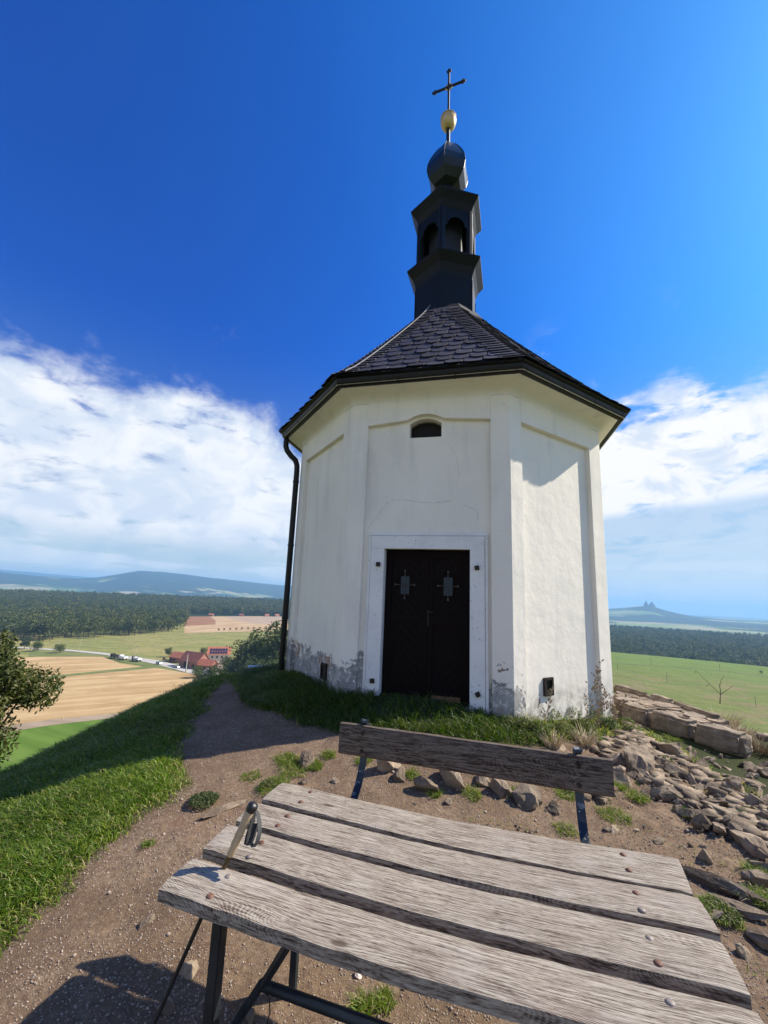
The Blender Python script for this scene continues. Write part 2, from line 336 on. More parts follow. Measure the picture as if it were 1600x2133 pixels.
# ------------------------------------------------------------------ mesh helpers
class MB:
    def __init__(s): s.v = []; s.f = []
    def add(s, vs, fs):
        o = len(s.v); s.v += [tuple(map(float, p)) for p in vs]; s.f += [tuple(i + o for i in f) for f in fs]; return s
    def box(s, c, ax, ay, az_, h):
        """box by centre, three unit axes and half sizes"""
        c, ax, ay, az_ = map(np.asarray, (c, ax, ay, az_))
        P = [c + ax * h[0] * i + ay * h[1] * j + az_ * h[2] * k for i in (-1, 1) for j in (-1, 1) for k in (-1, 1)]
        return s.add(P, [(0, 1, 3, 2), (4, 6, 7, 5), (0, 4, 5, 1), (2, 3, 7, 6), (0, 2, 6, 4), (1, 5, 7, 3)])
    def bx(s, x0, x1, y0, y1, z0, z1):
        return s.box(((x0 + x1) / 2, (y0 + y1) / 2, (z0 + z1) / 2), (1, 0, 0), (0, 1, 0), (0, 0, 1), ((x1 - x0) / 2, (y1 - y0) / 2, (z1 - z0) / 2))
    def tube(s, pts, r, n=8, cap=True):
        pts = [np.array(p, float) for p in pts]; rs = r if hasattr(r, '__len__') else [r] * len(pts)
        o = len(s.v); a0 = None
        for i, p in enumerate(pts):
            d = pts[min(i + 1, len(pts) - 1)] - pts[max(i - 1, 0)]; d /= (np.linalg.norm(d) + 1e-9)
            if a0 is None:
                a0 = np.cross(d, (0, 0, 1.) if abs(d[2]) < .9 else (1., 0, 0))
            a0 = a0 - d * (a0 @ d); a0 /= np.linalg.norm(a0); b0 = np.cross(d, a0)
            for k in range(n):
                t = 2 * math.pi * k / n; s.v.append(tuple(p + rs[i] * (a0 * math.cos(t) + b0 * math.sin(t))))
        for i in range(len(pts) - 1):
            for k in range(n):
                s.f.append((o + i * n + k, o + i * n + (k + 1) % n, o + (i + 1) * n + (k + 1) % n, o + (i + 1) * n + k))
        if cap:
            s.f.append(tuple(o + k for k in range(n))[::-1]); e = o + (len(pts) - 1) * n; s.f.append(tuple(e + k for k in range(n)))
        return s
    def prism(s, poly, N, th):
        """extrude a planar polygon (3D points) by th along N"""
        n = len(poly); a = [np.array(p, float) for p in poly]; N = np.asarray(N, float)
        b = [p + N * th for p in a]
        return s.add(a + b, [tuple(range(n))[::-1], tuple(range(n, 2 * n))] + [(i, (i + 1) % n, n + (i + 1) % n, n + i) for i in range(n)])
    def lathe(s, c, prof, n=24, off=0., sx=1., cap=True):
        o = len(s.v); m = len(prof)
        for r, z in prof:
            for k in range(n):
                t = 2 * math.pi * k / n + off; s.v.append((c[0] + r * math.cos(t), c[1] + r * math.sin(t), z))
        for i in range(m - 1):
            for k in range(n): s.f.append((o + i * n + k, o + i * n + (k + 1) % n, o + (i + 1) * n + (k + 1) % n, o + (i + 1) * n + k))
        if cap:
            s.f.append(tuple(o + k for k in range(n))[::-1]); e = o + (m - 1) * n; s.f.append(tuple(e + k for k in range(n)))
        return s

def mesh_np(name, V, F, mat=None, smooth=False):
    me = bpy.data.meshes.new(name)
    V = np.asarray(V, np.float32); F = np.asarray(F, np.int32); k = F.shape[1]
    me.vertices.add(len(V)); me.vertices.foreach_set('co', V.ravel())
    me.loops.add(F.size); me.loops.foreach_set('vertex_index', F.ravel())
    me.polygons.add(len(F)); me.polygons.foreach_set('loop_start', np.arange(0, F.size, k, dtype=np.int32))
    me.update(calc_edges=True)
    if smooth: me.polygons.foreach_set('use_smooth', np.ones(len(F), bool))
    if mat: me.materials.append(mat)
    return me
def link(name, me, parent=None):
    o = bpy.data.objects.new(name, me); sc.collection.objects.link(o)
    if parent is not None: o.parent = parent
    return o
def worldm(root):
    m = root.matrix_basis.copy()
    while root.parent: root = root.parent; m = root.matrix_basis @ m
    return m
def obj(name, mb, mat, parent=None, smooth=False, bevel=0., local=False, label=None, kind=None, segs=2):
    me = bpy.data.meshes.new(name); me.from_pydata(mb.v, [], mb.f)
    if parent is not None and not local: me.transform(worldm(parent).inverted())
    bm = bmesh.new(); bm.from_mesh(me); bmesh.ops.recalc_face_normals(bm, faces=bm.faces)
    if bevel:
        bmesh.ops.bevel(bm, geom=[e for e in bm.edges if e.is_manifold and e.calc_face_angle(0) > .5], offset=bevel, segments=segs, affect='EDGES', clamp_overlap=True)
    bm.to_mesh(me); bm.free()
    if smooth:
        for p in me.polygons: p.use_smooth = True
        if smooth != 'all': me.set_sharp_from_angle(angle=R(35))
    me.materials.append(mat); o = link(name, me, parent)
    if label: o['label'] = label
    if kind: o['kind'] = kind
    return o
def thing(name, label, cat, loc=(0, 0, 0), rot=0., group=None):
    o = bpy.data.objects.new(name, None); sc.collection.objects.link(o); o.empty_display_size = .1
    o.location = Vector([float(q) for q in loc]); o.rotation_euler = (0, 0, rot); tag(o, label, cat, group); return o
def tag(o, label=None, cat=None, group=None, kind=None):
    if label: o['label'] = label
    if cat: o['category'] = cat
    if group: o['group'] = group
    if kind: o['kind'] = kind
    return o
def copy_tree(o, parent=None):
    c = o.copy(); sc.collection.objects.link(c)
    if parent is not None: c.parent = parent
    for ch in list(o.children):
        if ch.parent == o: copy_tree(ch, c)
    return c

# ------------------------------------------------------------------ terrain height
CP = np.array([(.6, 5.0, -1.27), (-.5, 5.45, -1.27), (1.62, 5.0, -1.40), (3.3, 6.0, -1.57), (-1.4, 7.3, -1.33), (-.4, 4.5, -1.45), (-1.0, 5.1, -1.43), (-1.6, 5.6, -1.48), (-1.6, 3.8, -1.60),
 (-1.5, 2.4, -1.68), (-.6, 2.1, -1.69), (0, 2, -1.69), (1.5, 2, -1.70), (0, 0, -1.70), (-1, -1, -1.72), (2., 3.8, -1.60), (3, 3.3, -1.68), (4.2, 5, -1.68), (5., 6., -1.63), (3.6, 6.5, -1.58), (4.3, 7.8, -1.55), (.8, 3.6, -1.58),
 (-2.3, 6.4, -1.52), (-2.7, 8.2, -1.57), (-2.1, 9.6, -1.62), (-3.6, 4.2, -1.84), (-3.5, 7, -1.74), (-3.8, 1.5, -1.98), (6, 3, -1.82), (6, 0, -1.9), (2, 10, -1.5), (3, -3, -1.8), (-3, -3, -1.95), (1.2, 7.8, -1.35)])
def _tps(r2): return .5 * r2 * np.log(r2 + 1e-9)
_P = CP[:, :2]; _n = len(CP); _K = _tps(((_P[:, None] - _P[None]) ** 2).sum(-1)) + np.eye(_n) * .05
_A = np.zeros((_n + 3, _n + 3)); _A[:_n, :_n] = _K; _A[:_n, _n] = 1; _A[:_n, _n + 1:] = _P; _A[_n, :_n] = 1; _A[_n + 1:, :_n] = _P.T
_W = np.linalg.solve(_A, np.r_[CP[:, 2], 0, 0, 0])
def vnoise(x, y, s, seed=0):
    """cheap smooth value noise, vectorised"""
    x = x * s + seed * 17.3; y = y * s + seed * 9.1
    xi = np.floor(x).astype(np.int64); yi = np.floor(y).astype(np.int64); fx = x - xi; fy = y - yi
    fx = fx * fx * (3 - 2 * fx); fy = fy * fy * (3 - 2 * fy)
    def h(a, b):
        n = (a * 374761393 + b * 668265263 + seed * 974711) & 0x7fffffff
        n = ((n ^ (n >> 13)) * 1274126177) & 0x7fffffff
        return ((n ^ (n >> 16)) & 0xffff) / 65535.0
    return (h(xi, yi) * (1 - fx) + h(xi + 1, yi) * fx) * (1 - fy) + (h(xi, yi + 1) * (1 - fx) + h(xi + 1, yi + 1) * fx) * fy
def fbm(x, y, s, oct=4, seed=0):
    v = 0; a = .5
    for i in range(oct): v = v + a * (vnoise(x, y, s * 2 ** i, seed + i) - .5); a *= .5
    return v
def softplus(d, k): return np.logaddexp(0, k * d) / k
AZL = np.array([-180, -90, -60, -46, -43, -39.1, -36.5, -34.9, -33, -30.7, -28, -24.9, -19, -13.5, -5, 8, 20, 29, 33, 40, 60, 90, 180.])
ELL = np.array([.6, .8, 1.0, 1.15, 1.12, .98, .95, 1.12, 1.55, 2.05, 2.02, 1.84, 1.5, 1.3, .9, .3, -.1, -.42, -.75, -.8, -.5, .2, .6])
def valley(x, y):
    d = np.hypot(x, y); a = np.degrees(np.arctan2(x, y))
    s = 1 / (1 + np.exp(-np.clip((a - 12) / 4, -40, 40)))                # 0 west, 1 east
    zl = np.interp(d, [0, 900, 1450, 1900, 2800, 30000], [-45.4, -45.4, -30, -45, -85, -95])
    zr = np.interp(d, [0, 470, 525, 640, 1700, 2700, 9000, 30000], [-45.4, -45.4, -46.5, -73, -76, -98, -100, -110])
    z = zl * (1 - s) + zr * s
    pk = np.tan(np.radians(np.interp(a, AZL, ELL) + .10 * fbm(a, a * 0, .55, 4, 5))) * 6000
    z = z + np.maximum(pk + 90, 0) * np.exp(-((d - 6000) / np.where(d < 6000, 1500, 1300)) ** 2) * (1 + .0 * d)
    z = z + np.clip((d - 2300) / 2500, 0, 1) * 55 * fbm(x, y, 1 / 950., 4, 2)
    # farther, fainter ridge in the west
    pk2 = np.tan(np.radians(np.interp(a, [-180, -60, -46, -40, -34, -26, -10, 10, 30, 45, 180], [.3, 1.1, 1.38, 1.30, 1.02, .7, .8, .2, -.45, -.5, 0]))) * 10400
    z = z + np.maximum(pk2 + 95, 0) * np.exp(-((d - 10400) / 1200) ** 2)
    # castle hill
    dx = x - 5400 * math.sin(R(33.1)); dy = y - 5400 * math.cos(R(33.1))
    lat = dx * math.cos(R(33.1)) - dy * math.sin(R(33.1)); dep = dx * math.sin(R(33.1)) + dy * math.cos(R(33.1))
    z = z + 108 * np.exp(-np.abs(lat / np.where(lat < 0, 390, 250)) ** 1.35) * np.exp(-(dep / 660) ** 2) + 14 * np.exp(-(lat / 1100) ** 2 - (dep / 950) ** 2)
    return z
def height(x, y):
    x = np.asarray(x, float); y = np.asarray(y, float); sh = x.shape
    xc = np.clip(x, -4.5, 7).ravel(); yc = np.clip(y, -4, 11).ravel()
    z = np.full(xc.shape, _W[_n]) + _W[_n + 1] * xc + _W[_n + 2] * yc
    for i in range(_n): z += _W[i] * _tps((xc - _P[i, 0]) ** 2 + (yc - _P[i, 1]) ** 2)
    z = z.reshape(sh)
    dL = -3.95 - x; dB = y - 10.7 + .30 * np.clip(x, 0, 30); dR = (x - 5.75) * .93 + (y - 6.9) * .37; dF = -y - 7
    k = 2.2; d = np.log(np.exp(np.clip(k * dL, -60, 60)) + np.exp(np.clip(k * dB, -60, 60)) + np.exp(np.clip(k * dR, -60, 60)) + np.exp(np.clip(k * dF, -60, 60))) / k
    d = np.where(np.maximum.reduce([dL, dB, dR, dF]) > 25, np.maximum.reduce([dL, dB, dR, dF]), d)
    z = z - .66 * softplus(np.minimum(d, 300), 2.4)
    z = z + np.clip(.5 + d * .1, 0, 1) * 1.2 * fbm(x, y, .12, 3, 9) * np.clip(d / 6, 0, 1)
    near = np.clip(1 - d / 3, 0, 1)
    z = z + near * (.05 * fbm(x, y, 1.1, 4, 3) + .02 * fbm(x, y, 7, 3, 4))
    v = valley(x, y)
    k2 = .6
    return np.where(np.abs(z - v) > 30, np.maximum(z, v), np.logaddexp(k2 * z, k2 * np.clip(v, z - 40, z + 40)) / k2)
def H1(x, y): return float(height(np.array([x]), np.array([y]))[0])

# grass cover: 1 on turf, 0 on trodden soil
BL = np.array([(-2, -1.85), (1.9, -1.66), (2.5, -1.60), (3.3, -1.58), (3.85, -1.60), (4.35, -1.78), (5.15, -2.07), (6.3, -2.36), (7.5, -2.75), (9, -3.2)])
_bx = {}
CENT = np.array([1.1413, 7.8]); YAW = R(-13.4377); RW, RE, HE, ST = 2.7451, 3.1461, 3.004, .0512
def opoly(n, r, yaw=YAW, st=0., c=CENT):
    out = []
    for k in range(n):
        a = -math.pi / 2 + math.pi / n * (2 * k - 1)
        out.append((r * math.cos(a) + st * np.sign(round(math.cos(a), 6)), r * math.sin(a)))
    ca, sa = math.cos(yaw), math.sin(yaw)
    return np.array(out) @ np.array([[ca, sa], [-sa, ca]]) + c
def turf(x, y):
    n = fbm(x, y, 2.2, 4, 21) * .55
    gl = (np.interp(y, BL[:, 0], BL[:, 1]) - x + n) / .26
    # plot in front of and beside the chapel
    low = np.interp(x, [-2.9, -2.2, -1.75, -1.0, -.4, .3, 1.0, 1.7, 2.3, 3.0, 3.6], [8.0, 6.6, 5.75, 5.02, 4.55, 4.42, 4.35, 4.45, 4.85, 5.3, 6.0])
    gc = (y - low + n * .7) / .16 * np.where((x > -2.9) & (x < 3.45), 1, -1)
    g = np.maximum(np.clip(gl, 0, 1), np.clip(gc, 0, 1))
    far = np.clip((np.maximum.reduce([-2.6 - x, y - 8.8, x - 6.2]) ) / .6, 0, 1)
    return np.maximum(g, far)

def build_ground():
    x0, x1, y0, y1, st = -4.6, 7.4, -1.2, 11.2, .034
    xs = np.arange(x0, x1, st); ys = np.arange(y0, y1, st); Xg, Yg = np.meshgrid(xs, ys)
    Z = height(Xg, Yg); g = turf(Xg, Yg)
    Z = Z + (1 - g) * (.016 * fbm(Xg, Yg, 14, 3, 31) + .030 * fbm(Xg, Yg, 4, 2, 33))
    rz = np.clip((Xg - 1.7) / .8, 0, 1) * np.clip((Yg - 2.7) / .6, 0, 1) * (1 - g) * np.clip((6.2 - Yg) / .5, 0, 1); Z = Z + rz * (.10 * np.abs(fbm(Xg, Yg * 1.6, 5, 3, 51)) * 2 - .03 + .06 * np.maximum(fbm(Xg, Yg, 2.2, 4, 52), -.1))
    V = np.stack([Xg.ravel(), Yg.ravel(), Z.ravel()], -1); nx = len(xs); ny = len(ys)
    i = np.arange(ny - 1)[:, None] * nx + np.arange(nx - 1)[None]
    F = np.stack([i, i + 1, i + 1 + nx, i + nx], -1).reshape(-1, 4)
    me = mesh_np('hilltop_ground', V, F, M['soil'], True)
    a = me.attributes.new('turf', 'FLOAT', 'POINT'); a.data.foreach_set('value', g.ravel().astype(np.float32))
    tag(link('hilltop_ground', me), 'trodden brown soil path and turf on the hilltop', kind='structure')
    # the land from the hill to the horizon, as one sheet
    azs = np.radians(np.r_[np.arange(-180, -56, 3), np.arange(-56, 56, .16), np.arange(56, 180, 3)])
    rs = np.r_[np.geomspace(2.5, 60, 60)[:-1], np.geomspace(60, 1000, 90)[:-1], np.geomspace(1000, 13500, 170)]
    A, D = np.meshgrid(azs, rs); Xp = D * np.sin(A); Yp = D * np.cos(A); Zp = height(Xp, Yp)
    ins = (Xp > x0 + .15) & (Xp < x1 - .15) & (Yp > y0 + .15) & (Yp < y1 - .15)
    Zp = np.where(ins, Zp - .35, Zp - .02)
    n = len(azs); i = np.arange(len(rs) - 1)[:, None] * n + np.arange(n)[None]; j = np.arange(len(rs) - 1)[:, None] * n + (np.arange(n)[None] + 1) % n
    F = np.stack([i, i + n, j + n, j], -1).reshape(-1, 4)
    V = np.stack([Xp.ravel(), Yp.ravel(), Zp.ravel()], -1)
    me = mesh_np('terrain', V, F, M['land'], True); tag(link('terrain', me), 'rolling farmland and wooded hills out to the horizon', kind='structure')

def _land(t):
    p = t.pos; s = t.new('ShaderNodeSeparateXYZ', inp={0: p}); x, y, z = s.outputs
    d = t.vmath('LENGTH', t.vmath('MULTIPLY', p, (1, 1, 0))); dn = t.n[-1]
    d = [n for n in t.n if n.type == 'VECT_MATH' and n.operation == 'LENGTH'][-1].outputs['Value']
    azn = t.math('MULTIPLY', t.math('ARCTAN2', x, y), 57.29578)
    n1 = t.noise(p, .035, 6, .6); n2 = t.noise(p, .25, 5, .6)
    # hill slope: rough grass; valley floor: dry meadow
    slope = t.mix(t.noise(p, 1.7, 7, .65), (.045, .075, .012), (.11, .15, .03))
    st = t.noise(t.vmath('MULTIPLY', t.vmath('ADD', p, t.vmath('MULTIPLY', t.noise(p, .01, 3, .5, 0, 1), (30, 30, 0))), (.012, .16, 0)), 1.0, 6, .6)
    mead = t.mix(t.step(st, .38, .62), (.27, .235, .085), (.17, .19, .055))
    mead = t.mix(t.step(n1, .5, .66, 0, .6), mead, (.32, .255, .11))
    east = t.step(azn, 10, 20)
    em = t.mix(t.step(st, .36, .60), (.115, .155, .028), (.155, .165, .042)); em = t.mix(t.step(n1, .46, .62, 0, .75), em, (.205, .16, .075))
    em = t.mix(t.step(d, 330, 430, 0, .8), em, (.12, .18, .03))
    floor = t.mix(east, mead, em)
    c = t.mix(t.step(z, -43, -34), floor, slope)
    # far land: field mosaic between woods
    vz = t.new('ShaderNodeTexVoronoi', feature='F1', inp={'Vector': t.vmath('MULTIPLY', t.vmath('ADD', p, t.vmath('MULTIPLY', t.noise(p, .0015, 3, .5, 0, 1), (300, 300, 0))), (1, 1, 0)), 'Scale': .0042})
    sp = t.new('ShaderNodeSeparateColor', inp={0: vz.outputs['Color']})
    fld = t.ramp(sp.outputs[0], [(0, (.13, .17, .05)), (.3, (.22, .26, .08)), (.5, (.30, .26, .13)), (.68, (.14, .20, .05)), (.85, (.36, .30, .18))], 'CONSTANT')
    wood = t.math('ADD', t.noise(p, .0013, 7, .62), t.math('MULTIPLY', t.step(z, -60, 260), .20))
    wm = t.step(wood, .455, .48)
    trees = t.mix(t.noise(p, .02, 4, .7), (.014, .024, .010), (.040, .058, .018))
    far = t.mix(wm, fld, trees)
    c = t.mix(t.step(d, 640, 720), c, t.mix(t.step(d, 1800, 2300), trees, far))
    setcol(t, c)
    bump(t, t.math('ADD', t.noise(p, .9, 6, .7), t.math('MULTIPLY', t.noise(p, .03, 5, .7), 20)), .5, .4)
M['land'] = material('farmland', _land, .95, spec=.1)
build_ground()

# ------------------------------------------------------------------ fields, tracks, road (flat sheets on the valley floor)
def sheet(name, px, z, mat, label):
    pts = [onz(a, b, -45.) for a, b in px]; cz = -45.35 + z
    v = [(p[0], p[1], cz) for p in pts]
    mb = MB().add(v, [tuple(range(len(v)))]); me = bpy.data.meshes.new(name); me.from_pydata(mb.v, [], mb.f)
    bm = bmesh.new(); bm.from_mesh(me); bmesh.ops.recalc_face_normals(bm, faces=bm.faces)
    if sum(f.normal.z for f in bm.faces) < 0: bmesh.ops.reverse_faces(bm, faces=bm.faces)
    bmesh.ops.triangulate(bm, faces=bm.faces); bm.to_mesh(me); bm.free(); me.materials.append(mat)
    return tag(link(name, me), label, kind='structure')
def fieldmat(name, ca, cb, cc, ang, wl, fine=1.0):
    def fn(t):
        p = t.pos; rot = t.new('ShaderNodeMapping', inp={'Vector': p, 'Rotation': (0, 0, ang)}).outputs[0]
        q = t.vmath('ADD', rot, t.vmath('MULTIPLY', t.noise(rot, .03, 3, .5, 0, 1), (6, 6, 0)))
        rows = t.noise(t.vmath('MULTIPLY', q, (.012, wl, 0)), 1.0, 5, .65)
        n = t.noise(p, .05, 6, .65); n2 = t.noise(p, .6 * fine, 6, .7)
        c = t.mix(t.step(rows, .40, .60), ca, cb); c = t.mix(t.step(n, .45, .68, 0, .55), c, cc); c = t.mix(t.step(n2, .55, .8, 0, .5), c, cb)
        setcol(t, c); bump(t, n2, .4, .15)
    return material(name, fn, .95, spec=.1)
def dirang(a, b):
    p, q = onz(*a, -45.), onz(*b, -45.); return -math.atan2(q[1] - p[1], q[0] - p[0])
M['stub'] = fieldmat('stubble', (.38, .25, .115), (.50, .355, .185), (.30, .185, .08), dirang((120, 1440), (340, 1425)), .16)
M['stub2'] = fieldmat('pale_stubble', (.40, .27, .15), (.48, .34, .20), (.32, .20, .11), dirang((400, 1310), (560, 1300)), .06)
M['clay'] = fieldmat('reddish_tilled_soil', (.26, .125, .065), (.31, .165, .09), (.22, .10, .055), .3, .10)
M['till'] = fieldmat('grey_brown_tilled_soil', (.33, .235, .165), (.40, .30, .21), (.28, .19, .13), .2, .12)
M['lawn'] = fieldmat('mown_green', (.085, .15, .018), (.12, .19, .03), (.07, .125, .016), .5, .22)
M['verge'] = fieldmat('rough_verge', (.13, .16, .05), (.21, .20, .08), (.10, .13, .035), .2, .2)
M['track'] = fieldmat('pale_dirt', (.27, .205, .14), (.33, .255, .18), (.22, .165, .11), .2, .2)
M['road'] = fieldmat('pale_worn_asphalt', (.40, .37, .33), (.46, .43, .39), (.36, .33, .30), .2, .2)
sheet('stubble_field', [(-260, 1440), (-100, 1375), (89, 1367), (215, 1367), (250, 1381), (300, 1388), (93, 1408), (-100, 1420)], .05, M['stub'], 'upper strip of orange stubble beyond the dividing grass line')
sheet('stubble_field', [(-300, 1540), (-100, 1421), (93, 1410), (318, 1389), (400, 1402), (480, 1420), (520, 1440), (420, 1466), (330, 1477), (105, 1497), (-120, 1528)], .05, M['stub'], 'broad orange stubble field with mown rows below the road')
sheet('field_margin', [(-100, 1420), (93, 1408), (300, 1387), (330, 1388), (318, 1391), (93, 1412), (-100, 1426)], .10, M['verge'], 'green grass line between the two stubble fields')
sheet('dirt_track', [(-120, 1528), (105, 1497), (330, 1476), (420, 1464), (420, 1470), (330, 1483), (105, 1509), (-120, 1545)], .10, M['track'], 'pale dirt track along the foot of the stubble field')
sheet('mown_meadow', [(-120, 1545), (105, 1509), (330, 1483), (480, 1462), (620, 1480), (500, 1560), (200, 1640), (-200, 1700)], .05, M['lawn'], 'bright green mown meadow under the hill')
sheet('grass_verge', [(70, 1350), (150, 1357), (215, 1364), (282, 1375), (330, 1384), (385, 1400), (300, 1386), (250, 1378), (215, 1366), (60, 1366)], .08, M['verge'], 'rough grass verge below the country road')
sheet('stubble_field', [(384, 1284), (600, 1283), (600, 1313), (384, 1318)], .05, M['stub2'], 'far pale stubble field in front of the wood')
sheet('ploughed_field', [(384, 1284), (438, 1284), (450, 1293), (448, 1301), (384, 1303)], .10, M['clay'], 'reddish ploughed field beside the wood')
sheet('ploughed_field', [(466, 1284), (600, 1284), (600, 1301), (530, 1299), (490, 1291)], .10, M['till'], 'grey brown ploughed field right of the red one')
sheet('road', [(-250, 1338), (0, 1345), (150, 1353), (215, 1359), (282, 1368), (330, 1375), (400, 1391), (470, 1404), (470, 1414), (396, 1402), (330, 1384), (282, 1374), (215, 1363), (150, 1356), (0, 1347), (-250, 1340)], .15, M['road'], 'pale country road passing the farm')
sheet('farm_yard', [(372, 1380), (395, 1372), (480, 1368), (500, 1385), (440, 1398), (405, 1394)], .12, M['track'], 'pale yard of the farm')
sheet('ditch', [(1270, 1379.5), (1360, 1384.5), (1500, 1394.5), (1620, 1411), (1620, 1412.5), (1500, 1396), (1360, 1386), (1270, 1381)], .05, M['verge'], 'dark ditch line across the green field')

# ------------------------------------------------------------------ far trees
def crown_mesh(name, n, mat, shape, size, seed, q=.9, lobes=9):
    """leaf-clump quads spread over lobes; unit: metres, base at z=0"""
    g = np.random.default_rng(seed); w_, h_ = size
    if shape == 'cone':
        hh = g.random(n) ** .8; rad = w_ / 2 * (1 - hh) * (.55 + .5 * g.random(n)); an = g.random(n) * 6.283
        P = np.stack([rad * np.cos(an), rad * np.sin(an), h_ * (.12 + .88 * hh)], -1); Nn = np.stack([np.cos(an), np.sin(an), .5 + 0 * an], -1)
    else:
        L = []
        for i in range(lobes):
            a = g.random() * 6.283; r = w_ * .30 * math.sqrt(g.random()); z = h_ * (.24 + .54 * g.random())
            L.append((r * math.cos(a), r * math.sin(a), z, w_ * (.20 + .12 * g.random()) * (1.15 - .4 * z / h_)))
        L.append((0, 0, h_ * .6, w_ * .33)); L = np.array(L)
        idx = g.integers(0, len(L), n); u = g.normal(size=(n, 3)); u /= np.linalg.norm(u, axis=1)[:, None]
        rr = L[idx, 3] * (.72 + .33 * g.random(n)); P = L[idx, :3] + u * rr[:, None] * np.array([1, 1, .85]); Nn = u
    Nn = Nn + g.normal(size=Nn.shape) * .55; Nn /= np.linalg.norm(Nn, axis=1)[:, None]
    T1 = np.cross(Nn, g.normal(size=Nn.shape)); T1 /= np.linalg.norm(T1, axis=1)[:, None]; T2 = np.cross(Nn, T1)
    s = q * (.6 + .8 * g.random(n))[:, None]
    V = np.stack([P - T1 * s * .5, P + T2 * s * .33, P + T1 * s * .5, P - T2 * s * .33], 1).reshape(-1, 3)
    F = np.arange(4 * n).reshape(-1, 4)
    return mesh_np(name, V, F, mat)
def trunk_mesh(name, h, r, mat):
    mb = MB().tube([(0, 0, -1), (0.05, 0, h * .3), (-.05, .1, h * .62)], [r, r * .8, r * .4], 7)
    me = bpy.data.meshes.new(name); me.from_pydata(mb.v, [], mb.f); me.materials.append(mat); return me
FT = [(crown_mesh('crown', 420, M['leaf_far'], 'b', (11, 14), 1, 1.0), trunk_mesh('trunk', 10, .28, M['bark'])),
      (crown_mesh('crown', 420, M['leaf_far'], 'b', (9, 16), 2, 1.0), trunk_mesh('trunk', 11, .25, M['bark'])),
      (crown_mesh('crown', 380, M['needle'], 'cone', (6.5, 20), 3, 1.1), trunk_mesh('trunk', 18, .25, M['bark'])),
      (crown_mesh('crown', 420, M['leaf_farm'], 'b', (12, 13), 4, 1.0), trunk_mesh('trunk', 9, .3, M['bark']))]
protos = []
def far_tree(x, y, z, kind, s, label, group, name=None):
    me, tr = FT[kind]
    t = thing(name or ('conifer_tree' if kind == 2 else 'broadleaf_tree'), label, 'tree', (x, y, z), rng.random() * 6.28, group)
    t.scale = (s * (.9 + .2 * rng.random()), s * (.9 + .2 * rng.random()), s)
    c = link('crown', me, t); link('trunk', tr, t); return t, c
def gn_scatter(name, pts, scl, src, label, seed=0):
    me = bpy.data.meshes.new(name); me.vertices.add(len(pts)); me.vertices.foreach_set('co', np.asarray(pts, np.float32).ravel())
    a = me.attributes.new('sc', 'FLOAT', 'POINT'); a.data.foreach_set('value', np.asarray(scl, np.float32))
    a = me.attributes.new('rz', 'FLOAT_VECTOR', 'POINT'); rr = np.zeros((len(pts), 3), np.float32); rr[:, 2] = rng.random(len(pts)) * 6.28; a.data.foreach_set('vector', rr.ravel())
    o = link(name, me); tag(o, label, kind='stuff')
    ng = bpy.data.node_groups.new(name, 'GeometryNodeTree'); ng.interface.new_socket('Geometry', in_out='INPUT', socket_type='NodeSocketGeometry'); ng.interface.new_socket('Geometry', in_out='OUTPUT', socket_type='NodeSocketGeometry')
    t = NT(ng); gi = t.new('NodeGroupInput'); go = t.new('NodeGroupOutput')
    oi = t.new('GeometryNodeObjectInfo', transform_space='ORIGINAL'); oi.inputs['Object'].default_value = src
    ip = t.new('GeometryNodeInstanceOnPoints'); mp = t.new('GeometryNodeMeshToPoints')
    s1 = t.new('GeometryNodeInputNamedAttribute', data_type='FLOAT'); s1.inputs[0].default_value = 'sc'
    s2 = t.new('GeometryNodeInputNamedAttribute', data_type='FLOAT_VECTOR'); s2.inputs[0].default_value = 'rz'
    t.l.new(gi.outputs[0], mp.inputs[0]); t.l.new(mp.outputs[0], ip.inputs['Points']); t.l.new(oi.outputs['Geometry'], ip.inputs['Instance'])
    t.l.new(s1.outputs[0], ip.inputs['Scale']); t.l.new(s2.outputs[0], ip.inputs['Rotation']); t.l.new(ip.outputs[0], go.inputs[0])
    md = o.modifiers.new('scatter', 'NODES'); md.node_group = ng; return o

def forest(azlo, azhi, dlo_fn, dhi, step, n_ind, lab, grp, stufflab, conif, seed):
    g = np.random.default_rng(seed); pts = []
    a = azlo
    d = 380.
    while d < dhi:
        st_ = step * (1 + max(0, d - 900) / 2600)
        na = int(math.radians(azhi - azlo) * d / st_)
        for i in range(na):
            aa = azlo + (azhi - azlo) * (i + g.random()) / na; dd = d + g.random() * st_
            if dd > dlo_fn(aa): pts.append((dd, aa))
        d += st_
    pts.sort(); P = np.array(pts); x = P[:, 0] * np.sin(np.radians(P[:, 1])); y = P[:, 0] * np.cos(np.radians(P[:, 1])); z = height(x, y) - .3
    cz = vnoise(x, y, 1 / 90., seed); kinds = np.where(cz + g.random(len(x)) * .35 > conif, 2, np.where(g.random(len(x)) < .55, 0, 1)); kinds = np.where((kinds < 2) & (g.random(len(x)) < .12), 3, kinds)
    sc_ = 1.0 + .55 * g.random(len(x)); src = {}
    for i in range(min(n_ind, len(x))):
        k = int(kinds[i]); t, c = far_tree(x[i], y[i], z[i], k, float(sc_[i]), lab[k == 2], grp); src.setdefault(k, c)
    for k in range(4):
        m = np.arange(len(x)) >= n_ind; m &= kinds == k
        if m.any() and k in src: gn_scatter('forest', np.stack([x, y, z], -1)[m], sc_[m], src[k], stufflab)
edgeL = [(a, np.linalg.norm(onz(px_, py_, -45.)[:2])) for a, px_, py_ in [(math.degrees(math.atan2(*onz(px_, py_, -45.)[:2])), px_, py_) for px_, py_ in [(-200, 1318), (0, 1331), (100, 1333), (200, 1328), (300, 1322), (380, 1312), (386, 1300)]]]
_ea = [e[0] for e in edgeL]; _ed = [e[1] for e in edgeL]
